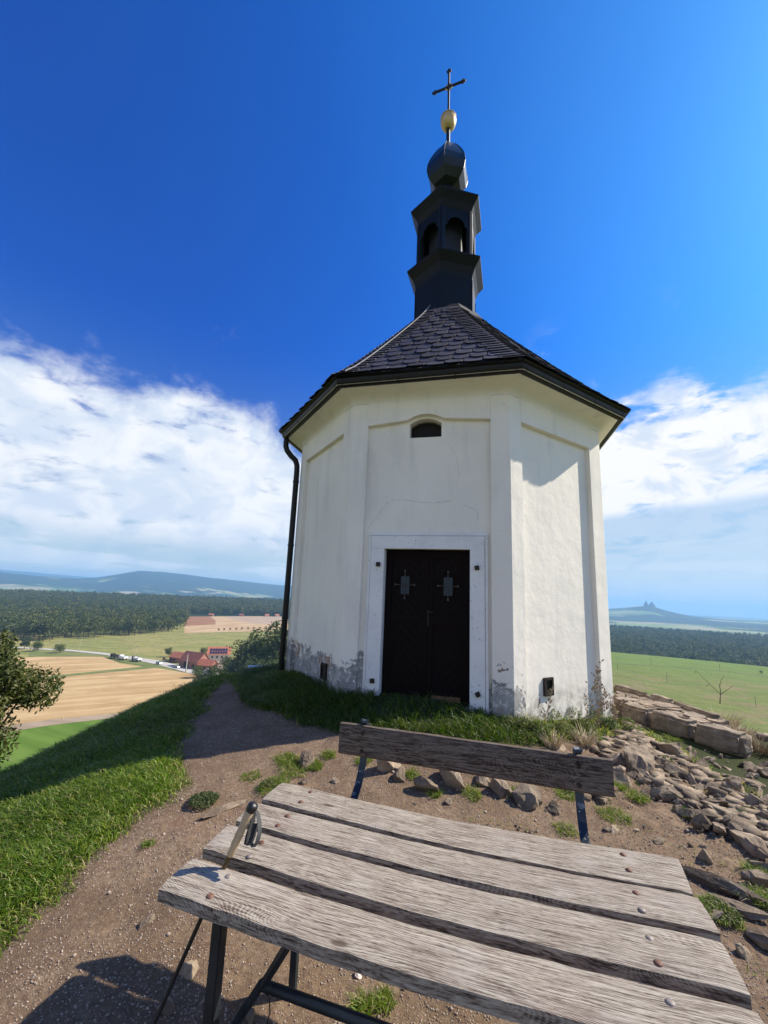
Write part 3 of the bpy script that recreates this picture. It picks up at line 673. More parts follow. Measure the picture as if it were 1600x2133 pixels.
def dloL(a):
    if a < _ea[-1]: return np.interp(a, _ea, _ed) + 4 * math.sin(a * 3)
    return 905
forest(-50, -11, dloL, 1600, 10.0, 170, ('dark green broadleaf tree on the near edge of the western wood', 'tall dark conifer on the near edge of the western wood'), 'trees along the edge of the western wood', 'mass of the mixed western wood behind its edge trees', 1.17, 3)
forest(26, 50, lambda a: 655 + 12 * math.sin(a * 1.3), 1750, 11.0, 110, ('broadleaf tree on the near edge of the wood beyond the green field', 'conifer on the near edge of the wood beyond the green field'), 'trees of the eastern wood', 'mass of the eastern wood in blue haze', 1.25, 5)

def px_tree(px_, py_, hpx, kind, label, group=None, name=None, z=None):
    p = onz(px_, py_, -45.2); d = np.linalg.norm(p); s = hpx / (FPX / (p @ FW)) / (8.6 if kind != 2 else 20)
    return far_tree(p[0], p[1], p[2] - .2, kind, s, label, group, name)
FT += [(crown_mesh('crown', 2600, M['leaf_farm'], 'b', (13, 12), 8, .62, 16), trunk_mesh('trunk', 8, .3, M['bark'])),
       (crown_mesh('crown', 2600, M['leaf_far'], 'b', (10, 13), 9, .62, 14), trunk_mesh('trunk', 9, .3, M['bark']))]
for (a, b, h, k, lab, nm) in [
    (410, 1412, 20, 4, 'small bush at the road fork right of the stout pole', 'bush'), (470, 1396, 22, 4, 'sunny round tree in front of the solar house', 'broadleaf_tree'), (350, 1368, 14, 5, 'dark tree behind the red roofed shed', 'bush'), (418, 1437, 34, 4, 'low round bush left of the farm hedge, throwing a dark shadow on the stubble', 'bush'), (447, 1436, 36, 5, 'dark bush second from the left in the hedge below the farm', 'bush'),
    (480, 1430, 34, 4, 'leafy tree in the hedge just right of the barn annex', 'broadleaf_tree'), (508, 1424, 62, 5, 'tall dark green tree right of the house with solar panels', 'broadleaf_tree'),
    (535, 1422, 74, 4, 'yellow green tree in the middle of the clump beside the chapel', 'broadleaf_tree'), (562, 1424, 88, 4, 'tallest yellow green tree, its crown touching the downpipe', 'broadleaf_tree'),
    (590, 1426, 92, 5, 'dark tree half hidden by the left corner of the chapel', 'broadleaf_tree'), (520, 1440, 50, 5, 'low dark tree in front of the clump beside the chapel', 'broadleaf_tree'),
    (556, 1440, 52, 4, 'low leafy bush right above the pale tilted panel', 'bush'), (424, 1372, 17, 5, 'dark tree squeezed between the barn and the solar house', 'broadleaf_tree'),
    (78, 1356, 17, 4, 'wide green bush beside the road behind the large left tree', 'bush'), (123, 1360, 15, 4, 'single olive bush by the road left of the trucks', 'bush'), (50, 1352, 18, 5, 'dark bush at the far left end of the road', 'bush'), (490, 1416, 34, 5, 'slim dark tree in the front of the farm hedge', 'broadleaf_tree')]:
    px_tree(a, b, h, k, lab, None, nm)
for i in range(11):
    px_tree(455 + i * 12.3, 1315 - i * .5, 5, 0, 'small round sapling in the row between the far stubble and the meadow', 'row of saplings along the far field', 'sapling')

# ------------------------------------------------------------------ farm, vehicles, poles
M['redroof'] = simple('red_clay_tiles', [(.34, .10, .055), (.45, .16, .09)], .6, .85, 0, .4, .05, 3)
M['brownroof'] = simple('old_brown_red_tiles', [(.20, .065, .045), (.28, .10, .065)], .6, .85, 0, .4, .05, 3)
M['brickwall'] = simple('barn_brick', [(.22, .10, .07), (.33, .17, .12)], 1.5, .9)
M['cream'] = simple('cream_render', [(.60, .54, .42), (.68, .62, .50)], .8, .9)
M['pv'] = simple('solar_glass', [(.015, .02, .05), (.03, .04, .08)], 2, .15, .2, 0)
M['dark'] = simple('dark_opening', [(.015, .013, .012), (.03, .025, .02)], 2, .8)
M['white'] = simple('white_paint', [(.72, .72, .72), (.80, .80, .80)], 2, .4)
M['silver'] = simple('silver_car_paint', [(.40, .43, .45), (.48, .50, .52)], 2, .3, .5)
M['tyre'] = simple('tyre_rubber', [(.015, .015, .015), (.03, .03, .03)], 5, .8)
M['carglass'] = simple('car_glass', [(.02, .03, .035), (.05, .06, .07)], 2, .1)
M['wpole'] = simple('weathered_concrete_pole', [(.33, .30, .25), (.45, .41, .34)], 3, .9)
def house(name, label, px_, py_, rot, l, w_, h, rh, wm, rm, win=(), door=True, lift=0):
    p = onz(px_, py_, -45.2); t = thing(name, label, 'building', (p[0], p[1], p[2]), rot)
    mb = MB(); mb.bx(-l / 2, l / 2, -w_ / 2, w_ / 2, -.5, h)
    for sx in (-1, 1): mb.prism([(sx * l / 2, -w_ / 2, h), (sx * l / 2, w_ / 2, h), (sx * l / 2, 0, h + rh)], (-sx, 0, 0), .3)
    obj('wall', mb, wm, t, local=True)
    for sy in (-1, 1):
        e = .5; a = np.array([0, sy * (w_ / 2 + e), h - e * rh / (w_ / 2)]); b = np.array([0, 0, h + rh]); n = np.cross((1, 0, 0), b - a); n /= np.linalg.norm(n); n *= np.sign(n[2])
        m = MB(); m.prism([(-l / 2 - .4, *a[1:]), (l / 2 + .4, *a[1:]), (l / 2 + .4, *b[1:]), (-l / 2 - .4, *b[1:])], n, .22); obj('roof', m, rm, t, local=True)
    for (x, s, z, ww, wh) in win:
        m = MB(); m.bx(x - ww / 2, x + ww / 2, s * (w_ / 2 + .02) - .05, s * (w_ / 2 + .02) + .05, z - wh / 2, z + wh / 2); obj('window', m, M['dark'], t, local=True)
    return t
barn = house('barn', 'large barn with dark red tiled roof and open doorway by the road', 404, 1389, R(-24), 15, 9.5, 4.0, 4.6, M['brickwall'], M['brownroof'], [(-1.5, -1, 1.7, 3.6, 3.4), (4.5, -1, 1.5, 1.6, 1.8)])
house('shed', 'low red roofed shed on the left end of the barn', 372, 1378, R(-24), 9, 7, 3.2, 2.6, M['brickwall'], M['redroof'], [(0, -1, 1.5, 1.5, 1.2)])
house('shed', 'small annex with light red roof in front of the barn', 432, 1394, R(-14), 9, 6, 2.8, 2.6, M['brickwall'], M['redroof'], [(0, -1, 1.3, 1.2, 1.2)])
hs = house('farmhouse', 'cream farmhouse with solar panels on its red roof', 455, 1375, R(20), 14, 9, 4.6, 4.0, M['cream'], M['redroof'], [(-4, -1, 2.6, 1.1, 1.3), (-1, -1, 2.6, 1.1, 1.3), (2, -1, 2.6, 1.1, 1.3), (5, -1, 2.6, 1.1, 1.3)])
pvme = None
for i in range(7):
    for j in range(2):
        s0 = .22 + j * .36; y_ = -(5.0) * (1 - s0); z_ = 4.6 - .44 + s0 * 4.44 + .30
        m = MB(); n = np.array([0, -4.44, 5.0]); n /= np.linalg.norm(n); d = np.array([0, 5.0, 4.44]); d /= np.linalg.norm(d)
        if pvme is None:
            m.box((0, 0, 0), (1, 0, 0), d, n, (.72, 1.05, .04)); o = obj('solar_panel', m, M['pv'], hs, local=True); pvme = o.data
        else: o = link('solar_panel', pvme, hs)
        o.location = (-5.2 + i * 1.62, y_, z_)
m = MB(); m.bx(4.2, 4.9, -.3, .4, 7.5, 9.6); obj('chimney', m, M['brickwall'], hs, local=True)
for i, (a, b) in enumerate([(440, 1283.2), (503, 1283.6), (556, 1284), (577, 1284)]):
    house('far_house', ['first tiny house with brown roof below the wood, from the left', 'second tiny house below the wood', 'third tiny house below the wood', 'rightmost tiny pale house below the wood next to the chapel'][i], a, b, R(10 * i), 8, 6, 2.2, 2.4, M['cream'] if i > 1 else M['brickwall'], M['redroof'] if i != 1 else M['brownroof'], [(-3, -1, 2, 1.4, 1.4), (3, -1, 2, 1.4, 1.4)])

def wheel(t, x, y, r, w_=.22):
    m = MB(); m.tube([(x, y - w_ / 2, r), (x, y + w_ / 2, r)], r, 12); o = obj('wheel', m, M['tyre'], t, local=True)
    m = MB(); m.tube([(x, y - w_ / 2 - .01, r), (x, y + w_ / 2 + .01, r)], r * .55, 8); obj('rim', m, M['silver'], o, local=True)
def car(px_, py_, rot, mat, label):
    p = onz(px_, py_, -45.15); t = thing('parked_car', label, 'car', p, rot)
    prof = [(-2.15, .35), (-2.2, .85), (-1.9, 1.0), (-1.5, 1.42), (.35, 1.45), (1.05, .98), (2.0, .85), (2.15, .6), (2.1, .35)]
    m = MB(); m.prism([(x, -.85, z) for x, z in prof], (0, 1, 0), 1.7); obj('body', m, mat, t, bevel=.06, local=True)
    for s in (-1, 1):
        m = MB(); m.prism([(-1.75, s * .86, 1.0), (.85, s * .86, 1.0), (.3, s * .86, 1.36), (-1.4, s * .86, 1.36)], (0, s, 0), .01); obj('window', m, M['carglass'], t, local=True)
        m = MB(); m.bx(2.08, 2.17, s * .6 - .2, s * .6 + .2, .62, .78); obj('headlight', m, M['white'], t, local=True)
        for x in (-1.35, 1.35): wheel(t, x, s * .78, .33)
    m = MB(); m.prism([(.40, -.7, 1.42), (1.06, -.78, 1.0), (1.06, .78, 1.0), (.40, .7, 1.42)], (.5, 0, .7), .012); obj('windscreen', m, M['carglass'], t, local=True)
    return t
rd = dirang((282, 1371), (400, 1397)); rd = -rd
car(331, 1383, rd, M['silver'], 'pale blue grey car parked on the road left of the barn')
car(368, 1391, rd, M['silver'], 'pale grey car on the road in front of the barn')
car(434, 1399, rd + .3, M['white'], 'white car parked before the small annex')
def truck(px_, py_, rot, cabm, bedm, label, L=7.2):
    p = onz(px_, py_, -45.15); t = thing('dump_truck', label, 'truck', p, rot)
    m = MB(); m.prism([(L / 2 - 1.9, -1.15, .7), (L / 2 - 1.9, -1.15, 2.8), (L / 2 - .4, -1.15, 2.8), (L / 2, -1.15, 1.8), (L / 2, -1.15, .6)], (0, 1, 0), 2.3); obj('cab', m, cabm, t, bevel=.08, local=True)
    m = MB(); m.prism([(L / 2 - .36, -1.0, 2.7), (L / 2 + .02, -1.0, 1.85), (L / 2 + .02, 1.0, 1.85), (L / 2 - .36, 1.0, 2.7)], (1, 0, .3), .02); obj('windscreen', m, M['carglass'], t, local=True)
    m = MB(); m.bx(-L / 2, L / 2 - .3, -.5, .5, .7, 1.0); obj('chassis', m, M['dark'], t, local=True)
    m = MB(); x0, x1 = -L / 2, L / 2 - 2.15
    m.bx(x0, x1, -1.2, 1.2, 1.05, 1.15)
    for s in (-1, 1): m.bx(x0, x1, s * 1.2 - .04, s * 1.2 + .04, 1.15, 2.3)
    m.bx(x0, x0 + .08, -1.16, 1.16, 1.15, 2.3); m.bx(x1 - .08, x1, -1.16, 1.16, 1.15, 2.5); obj('dump_bed', m, bedm, t, local=True)
    for x in (L / 2 - 1.2, -L / 2 + 1.0, -L / 2 + 2.2):
        for s in (-1, 1): wheel(t, x, s * 1.0, .5, .35)
    return t
truck(238, 1371, rd + math.pi, M['dark'], M['dark'], 'dark truck at the left end of the parked row')
truck(256, 1374, rd + math.pi, M['white'], M['white'], 'white dump truck in the middle of the parked row')
truck(284, 1377, rd + math.pi, M['dark'], M['white'], 'dump truck with white bed at the right end of the row', 8)
p = onz(348, 1378, -45.2); t = thing('hay_trailer', 'flat brown farm trailer standing left of the barn', 'trailer', p, R(-20))
m = MB(); m.bx(-3, 3, -1.1, 1.1, .9, 1.1); obj('deck', m, M['brickwall'], t, local=True)
for s in (-1, 1):
    m = MB(); m.bx(s * 3 - .05, s * 3 + .05, -1.1, 1.1, 1.1, 2.2); obj('end_board', m, M['dark'], t, local=True)
    for x in (-2, 2): wheel(t, x, s * .95, .42)
def pole(px_, py_, hpx, label, z=-45.2, arm=True, r=.16):
    p = onz(px_, py_, z); h = hpx / (FPX / (p @ FW)); t = thing('utility_pole', label, 'pole', p, .4)
    m = MB(); m.tube([(0, 0, -.5), (0, 0, h)], [r, r * .6], 8); obj('post', m, M['wpole'], t, local=True)
    if arm:
        m = MB(); m.bx(-.9, .9, -.06, .06, h - .7, h - .55); o = obj('crossarm', m, M['dark'], t, local=True)
        for x in (-.8, 0, .8):
            m = MB(); m.tube([(x, 0, h - .55), (x, 0, h - .25)], .07, 6); obj('insulator', m, M['white'], o, local=True)
pole(164, 1359, 30, 'leaning looking pale pole by the road, first right of the olive bush'); pole(119, 1351, 16, 'short distant pole above the olive bush')
pole(280, 1378, 32, 'power pole with crossarm standing behind the trucks'); pole(387, 1400, 36, 'pale stout pole in front of the barn', arm=False, r=.35)
def fpost(px_, py_, hpx, label, name='field_post', mat=None, r=.09):
    p = onz(px_, py_, -45.3); h = hpx / (FPX / (p @ FW)); m = MB().tube([p - [0, 0, .3], p + [0, 0, h]], r, 6)
    o = obj(name, m, mat or M['bark'], None); tag(o, label, 'post')
fpost(1357, 1386, 15, 'thin dark post in the upper green strip, nearest to the chapel'); fpost(1500, 1397, 14, 'thin dark post on the ditch line, far right')
fpost(1287, 1397, 15, 'thin dark post right beside the chapel corner'); fpost(1390, 1423, 20, 'thin dark post in the brownish middle of the green field'); fpost(1575, 1472, 20, 'thin dark post lowest in the green field, at the right edge')
fpost(320, 1474, 7, 'left one of a pair of white marker posts at the foot of the stubble', 'marker_post', M['white'], .16); fpost(326, 1473, 8, 'right one of a pair of white marker posts at the foot of the stubble', 'marker_post', M['white'], .16)
fpost(234, 1486, 5, 'orange brown marker post on the dirt track', 'marker_post', M['straw'], .14); fpost(131, 1498, 5, 'orange marker post at the left end of the dirt track', 'marker_post', M['straw'], .14)
px_tree(1586, 1404, 6, 0, 'tiny lone bush on the ditch line at the right edge', None, 'bush')
# castle ruin on its hill
cx_, cy_ = 5400 * math.sin(R(33.1)), 5400 * math.cos(R(33.1)); cz_ = H1(cx_, cy_)
t = thing('castle_ruin', 'far castle ruin with two towers on a pointed blue hill', 'castle', (cx_, cy_, cz_), -R(33.1)); t.scale = (.74, .74, .74)
M['ruin'] = simple('ruin_stone', [(.10, .10, .10), (.16, .15, .14)], .03, .9)
def crag(x, w_, h, top): 
    m = MB().tube([(x, 0, -30), (x, 0, h * .4), (x + top * .3, 0, h * .62), (x + top * .3, 0, h * .66), (x + top * .3, 0, h)], [w_ * 1.6, w_ * .9, w_ * .62, w_ * .38, w_ * .34], 8); return m
obj('tower', crag(-35, 26, 70, 4), M['ruin'], t, local=True); obj('tower', crag(38, 34, 58, -4), M['ruin'], t, local=True)
m = MB().bx(-60, 60, -8, 8, -20, 14); obj('curtain_wall', m, M['ruin'], t, local=True)

# ------------------------------------------------------------------ chapel
def side_frame(k, r=RW):
    V = opoly(8, r, st=ST); a = V[k]; b = V[(k + 1) % 8]; L = np.linalg.norm(b - a); t = (b - a) / L
    return a, t, np.array([t[1], -t[0]]), L
def fpt(k):
    a, t, N, L = side_frame(k)
    return (lambda u, d, z: np.array([a[0] + t[0] * u + N[0] * d, a[1] + t[1] * u + N[1] * d, z])), np.array([N[0], N[1], 0]), L
chapel = thing('chapel', 'white octagonal hilltop chapel with slate roof, black lantern and golden ball', 'chapel', (CENT[0], CENT[1], -1.5), YAW)
BOT, FRZ, TOP = -2.1, 2.46, 2.80
REC = .07
def octa(prof, ks=range(8)):
    """profile (circumradius, z) swept round the octagon, closed loop profile when last==first"""
    mb = MB(); rings = [opoly(8, r, st=ST) for r, z in prof]
    for k in ks:
        vs = [(*rg[k], z) for rg, (r, z) in zip(rings, prof)] + [(*rg[(k + 1) % 8], z) for rg, (r, z) in zip(rings, prof)]
        n = len(prof); mb.add(vs, [(i, i + 1, n + i + 1, n + i) for i in range(n - 1)])
    return mb
core = RW - REC / math.cos(math.pi / 8)
# wall panels: one per side, the front one pierced by door and vent
DU0, DU1, DZ1 = .546, 1.686, .677
VU0, VU1, VZ0, VZ1, VZ2 = .842, 1.290, 2.268, 2.475, 2.552
archu = [VU0 + (VU1 - VU0) * i / 10 for i in range(11)]
def archz(u, grow=0.): c = (VU0 + VU1) / 2; hw = (VU1 - VU0) / 2; return VZ1 + grow * .9 + (VZ2 - VZ1) * (1 - ((u - c) / (hw + grow)) ** 2)
for k in range(8):
    P, N, L = fpt(k); mb = MB(); d = -REC
    e = REC * math.tan(math.pi / 8)
    if k:
        mb.add([P(e, d, BOT), P(L - e, d, BOT), P(L - e, d, TOP), P(e, d, TOP)], [(0, 1, 2, 3)])
    else:
        us = [e, DU0, VU0, VU1, DU1, L - e]
        def q(u0, u1, z0, z1): mb.add([P(u0, d, z0), P(u1, d, z0), P(u1, d, z1), P(u0, d, z1)], [(0, 1, 2, 3)])
        q(e, DU0, BOT, TOP); q(DU1, L - e, BOT, TOP); q(DU0, VU0, DZ1, TOP); q(VU1, DU1, DZ1, TOP); q(VU0, VU1, DZ1, VZ0)
        for i in range(10):
            u0, u1 = archu[i], archu[i + 1]; mb.add([P(u0, d, archz(u0)), P(u1, d, archz(u1)), P(u1, d, TOP), P(u0, d, TOP)], [(0, 1, 2, 3)])
            mb.add([P(u0, d, archz(u0)), P(u1, d, archz(u1)), P(u1, d - .16, archz(u1)), P(u0, d - .16, archz(u0))], [(0, 1, 2, 3)])
        for u in (VU0, VU1): mb.add([P(u, d, VZ0), P(u, d, VZ1), P(u, d - .16, VZ1), P(u, d - .16, VZ0)], [(0, 1, 2, 3)])
        mb.add([P(VU0, d, VZ0), P(VU1, d, VZ0), P(VU1, d - .16, VZ0), P(VU0, d - .16, VZ0)], [(0, 1, 2, 3)])
        q(DU0, DU1, BOT, -1.285)
    obj('wall', mb, M['plaster'], chapel)
# corner pilasters
for k in range(8):
    Pn, Nn, Ln = fpt(k); Pp, Np, Lp = fpt((k - 1) % 8); e = REC * math.tan(math.pi / 8)
    wn = .235 if k != 0 else .24; wp = .29 if (k - 1) % 8 else .25
    poly = [Pp(Lp - wp, -REC - .01, BOT), Pp(Lp - wp, 0, BOT), Pn(0, 0, BOT), Pn(wn, 0, BOT), Pn(wn, -REC - .01, BOT), Pn(e, -REC - .01, BOT)]
    mb = MB(); nz = 14; n = len(poly)
    for j in range(nz + 1):
        z = BOT + (TOP - BOT) * j / nz
        mb.v += [(float(p[0]), float(p[1]), z) for p in poly]
    for j in range(nz):
        for i in range(n): mb.f.append((j * n + i, j * n + (i + 1) % n, (j + 1) * n + (i + 1) % n, (j + 1) * n + i))
    mb.f.append(tuple(range(n))); mb.f.append(tuple(nz * n + i for i in range(n)))
    obj('pilaster', mb, M['plaster'], chapel, bevel=.004, segs=1)
# frieze above the panels (arched over the vent on the front)
for k in range(8):
    P, N, L = fpt(k)
    ua, ub = (.235, L - .29) if k else (.24, L - .25)
    if k: low = [(ua, FRZ), (ub, FRZ)]
    else:
        g = .03; c = (VU0 + VU1) / 2; hw = (VU1 - VU0) / 2 + g
        low = [(ua, FRZ)] + [(c - hw + 2 * hw * i / 12, max(FRZ + .012, archz(c - hw + 2 * hw * i / 12, g) + .012)) for i in range(13)] + [(ub, FRZ)]
    poly = [P(u, 0, z) for u, z in low] + [P(ub, 0, TOP), P(ua, 0, TOP)]
    obj('frieze', MB().prism(poly, N, -REC - .005), M['plaster'], chapel)
obj('cornice', octa([(RW, TOP), (RW + .004, 2.83), (RW + .03, 2.872), (RW + .08, 2.905), (RW + .15, 2.928), (RW + .25, 2.940), (RE - .02, 2.944)]), M['plaster'], chapel, smooth='yes')
# door surround: flat architrave with a thin raised rim
P0, N0, L0 = fpt(0)
def front(u0, u1, z0, z1, d0, d1): 
    return MB().prism([P0(u0, d0, z0), P0(u1, d0, z0), P0(u1, d0, z1), P0(u0, d0, z1)], N0, d1 - d0)
SB = -1.6
mb = front(.36, DU0, SB, DZ1, -REC - .10, -.028); mb.__class__
obj('door_jamb', mb, M['surround'], chapel, bevel=.004)
obj('door_jamb', front(DU1, 1.872, SB, DZ1, -REC - .10, -.028), M['surround'], chapel, bevel=.004)
obj('door_lintel', front(.36, 1.872, DZ1, .852, -REC - .10, -.028), M['surround'], chapel, bevel=.004)
obj('architrave_rim', front(.318, .356, SB, .856, -REC, -.040), M['surround'], chapel, bevel=.004)
obj('architrave_rim', front(1.876, 1.914, SB, .856, -REC, -.040), M['surround'], chapel, bevel=.004)
obj('architrave_rim', front(.318, 1.914, .858, .898, -REC, -.040), M['surround'], chapel, bevel=.004)
for u, z, rr in ((.470, .46, 0), (1.775, .44, .2), (.455, -1.045, .1), (1.785, -1.095, .45)):
    o = obj('wall_anchor', MB().box(P0(u, -.012, z), (math.cos(YAW) * math.cos(rr), math.sin(YAW) * math.cos(rr), math.sin(rr)), (-math.cos(YAW) * math.sin(rr), -math.sin(YAW) * math.sin(rr), math.cos(rr)), N0, (.028, .028, .018)), M['iron'], chapel, bevel=.003)
obj('door_step', MB().prism([P0(.47, .02, -1.275), P0(1.80, .02, -1.275), P0(1.80, -.40, -1.275), P0(.47, -.40, -1.275)], (0, 0, -1), .3), M['sill'], chapel, bevel=.012)
# double door
DD = -.17
obj('door_reveal', MB().add([P0(DU0 - .0, -.1, -1.3), P0(DU0, -.35, -1.3), P0(DU0, -.35, DZ1), P0(DU0, -.1, DZ1), P0(DU1, -.1, DZ1), P0(DU1, -.35, DZ1), P0(DU1, -.35, -1.3), P0(DU1, -.1, -1.3)], [(0, 1, 2, 3), (3, 2, 5, 4), (4, 5, 6, 7), (1, 6, 5, 2)]), M['surround'], chapel)
def clip(poly, a, b, c):
    out = []
    for i in range(len(poly)):
        p, q = poly[i], poly[(i + 1) % len(poly)]; dp = a * p[0] + b * p[1] - c; dq = a * q[0] + b * q[1] - c
        if dp <= 0: out.append(p)
        if dp * dq < 0: s = dp / (dp - dq); out.append((p[0] + s * (q[0] - p[0]), p[1] + s * (q[1] - p[1])))
    return out
mid = (DU0 + DU1) / 2
for lf, (a, b, sg) in enumerate(((DU0 + .004, mid - .003, -1), (mid + .003, DU1 - .004, 1))):
    leaf = obj('door_leaf', front(a, b, -1.262, DZ1 - .005, DD - .045, DD - .022), M['door'], chapel)
    st_ = .085
    frames = [(a, a + st_, -1.262, DZ1 - .005), (b - st_, b, -1.262, DZ1 - .005), (a + st_, b - st_, -1.262, -1.14), (a + st_, b - st_, -.30, -.19), (a + st_, b - st_, .57, DZ1 - .005)]
    for (u0, u1, z0, z1) in frames: obj('door_frame_rail', front(u0, u1, z0, z1, DD - .022, DD + .008), M['door'], leaf, bevel=.004)
    for (z0, z1) in ((-1.14, -.30), (-.19, .57)):
        w_ = .088; n = 18
        for i in range(-n, n):
            c0 = i * w_
            # stripe between z = sg*(u-mid)+c0*1.414 and the next one
            rect = [(a + st_, z0), (b - st_, z0), (b - st_, z1), (a + st_, z1)]
            pg = clip(rect, -sg * .7071, .7071, c0 + w_ - .004 + (-sg * .7071 * mid)); pg = clip(pg, sg * .7071, -.7071, -(c0 + .004 + (-sg * .7071 * mid))) if pg else []
            # leave the little window free
            if len(pg) > 2:
                if z0 > -.25:
                    wa, wb, wz0, wz1 = (a + b) / 2 - .062, (a + b) / 2 + .062, .085, .345
                    cu_ = sum(p[0] for p in pg) / len(pg); cz = sum(p[1] for p in pg) / len(pg)
                obj('door_board', MB().prism([P0(u, DD - .022, z) for u, z in pg], N0, .010 + .003 * random.random()), M['door'], leaf)
    uc = (a + b) / 2 + (-.01 if lf == 0 else .0)
    obj('window_frame', front(uc - .075, uc + .075, .06, .33, DD - .02, DD + .004), M['door'], leaf, bevel=.003)
    obj('window_pane', front(uc - .058, uc + .058, .075, .315, DD + .004, DD + .006), M['glass'], leaf)
    mb = MB().tube([P0(uc, DD + .02, .02), P0(uc, DD + .02, .39)], .006, 6).tube([P0(uc - .13, DD + .02, .20), P0(uc + .13, DD + .02, .20)], .006, 6)
    for u, z in ((uc, .02), (uc, .39), (uc - .13, .20), (uc + .13, .20)): mb.box(P0(u, DD + .02, z), (1, 0, 0), (0, 1, 0), (0, 0, 1), (.012, .012, .012))
    obj('window_bars', mb, M['dimwire'], leaf)
mb = front(mid - .0, mid + .036, -.33, -.12, DD + .010, DD + .018); mb.tube([P0(mid + .018, DD + .02, -.15), P0(mid + .018, DD + .06, -.15), P0(mid + .10, DD + .06, -.145)], .009, 8); obj('door_handle', mb, M['iron'], chapel, label='iron door handle with a long plate')
obj('door_overlap_strip', front(mid - .022, mid + .022, -1.25, .66, DD + .009, DD + .022), M['door'], chapel, bevel=.004)
obj('kick_board', front(mid + .09, DU1 - .12, -1.245, -1.185, DD + .009, DD + .02), M['bareboard'], chapel, label='splintered bare board at the foot of the right door leaf')
# arched vent
obj('vent_back', front(VU0 - .01, VU1 + .01, VZ0 - .01, VZ2 + .02, -REC - .17, -REC - .155), M['black'], chapel)
mb = MB()
for i in range(1, 16):
    u = VU0 + (VU1 - VU0) * i / 16; mb.tube([P0(u, -REC - .11, VZ0), P0(u, -REC - .11, archz(u))], .0035, 4, False)
for j in range(1, 10):
    z = VZ0 + .028 * j
    if z < VZ2 - .01: mb.tube([P0(VU0, -REC - .113, z), P0(VU1, -REC - .113, z)], .0035, 4, False)
obj('vent_grille', mb, M['iron'], chapel, label='dark wire grille in the arched vent')
# low vent boxes
P1, N1, L1 = fpt(1); P7, N7, L7 = fpt(7)
for (P, N, u, z, mm) in ((P1, N1, .72, -1.03, 1), (P7, N7, 1.50, -1.06, 0)):
    t_ = P(1, 0, 0) - P(0, 0, 0)
    fr = MB()
    for (du, dz, hu, hz) in ((-.075, 0, .018, .112), (.075, 0, .018, .112), (0, .096, .057, .016), (0, -.096, .057, .016)): fr.box(P(u + du, -REC + .012, z + dz), t_, (0, 0, 1), N, (hu, hz, .018))
    o = obj('wall_vent', fr, M['iron'], chapel, bevel=.003)
    obj('vent_flap', MB().box(P(u, -REC + .004, z), t_, (0, 0, 1), N, (.057, .08, .004)), M['black' if not mm else 'gutter'], o)
# cracks
def crack(k, px_, wid=.0022):
    a, t2, N2, L = side_frame(k); P, N, L = fpt(k); pts = []
    for (x, y) in px_:
        v = ray(x, y); pl = np.array([a[0], a[1], 0]) + N * (-REC); s = (pl @ N) / (v @ N); q = v * s; pts.append((float((q[:2] - a) @ t2), float(q[2])))
    fine = []
    for i in range(len(pts) - 1):
        for j in range(5):
            s = j / 5; fine.append((pts[i][0] * (1 - s) + pts[i + 1][0] * s + random.uniform(-.006, .006), pts[i][1] * (1 - s) + pts[i + 1][1] * s + random.uniform(-.006, .006)))
    fine.append(pts[-1]); mb = MB()
    for i in range(len(fine) - 1):
        d = np.array(fine[i + 1]) - np.array(fine[i]); d /= np.linalg.norm(d) + 1e-9; n = np.array([-d[1], d[0]]) * wid * (.4 + .8 * random.random())
        (u0, z0), (u1, z1) = fine[i], fine[i + 1]
        mb.add([P(u0 - n[0], -REC + .0015, z0 - n[1]), P(u1 - n[0], -REC + .0015, z1 - n[1]), P(u1 + n[0], -REC + .0015, z1 + n[1]), P(u0 + n[0], -REC + .0015, z0 + n[1])], [(0, 1, 2, 3)])
    obj('crack', mb, M['crack'], chapel)
crack(0, [(770, 1100), (772, 1093), (784, 1080), (796, 1062), (806, 1048), (822, 1042), (848, 1041), (872, 1046), (905, 1048), (940, 1042)])
crack(0, [(958, 1048), (975, 1055), (990, 1062), (996, 1072), (994, 1085)], .0016)
crack(0, [(935, 925), (948, 945), (955, 965), (956, 990), (952, 1020)], .0012)

# ---- roof
RP = [(3.20, 3.045), (3.04, 3.17), (2.66, 3.55), (2.10, 4.15), (1.45, 4.87), (1.02, 5.36), (.80, 5.64), (.66, 5.84)]
obj('roof', octa(RP), M['roofbase'], chapel)
obj('eaves_board', octa([(RE - .17, 2.945), (RE - .02, 2.945), (RE - .005, 3.03), (3.19, 3.046)]), M['gutter'], chapel)
pr = np.array(RP); segl = np.hypot(np.diff(pr[:, 0] * math.cos(math.pi / 8)), np.diff(pr[:, 1])); ss = np.r_[0, np.cumsum(segl)]; SL = ss[-1]
def roofpt(k, u, s, lift):
    r = float(np.interp(s, ss, pr[:, 0])); z = float(np.interp(s, ss, pr[:, 1])); ds = .05
    r2 = float(np.interp(min(s + ds, SL), ss, pr[:, 0])); z2 = float(np.interp(min(s + ds, SL), ss, pr[:, 1])); r1 = float(np.interp(max(s - ds, 0), ss, pr[:, 0])); z1 = float(np.interp(max(s - ds, 0), ss, pr[:, 1]))
    V = opoly(8, r, st=ST * min(1, r / RW)); a, b = V[k], V[(k + 1) % 8]; t = (b - a) / np.linalg.norm(b - a); N = np.array([t[1], -t[0]]); m = (a + b) / 2
    dn = np.array([(r2 - r1) * math.cos(math.pi / 8), z2 - z1]); dn /= np.linalg.norm(dn)   # slope dir (radial out, up)
    nn = np.array([dn[1], -dn[0]])                                                     # outward normal
    return np.array([m[0] + t[0] * u + N[0] * nn[0] * lift, m[1] + t[1] * u + N[1] * nn[0] * lift, z + nn[1] * lift]), np.linalg.norm(b - a) / 2
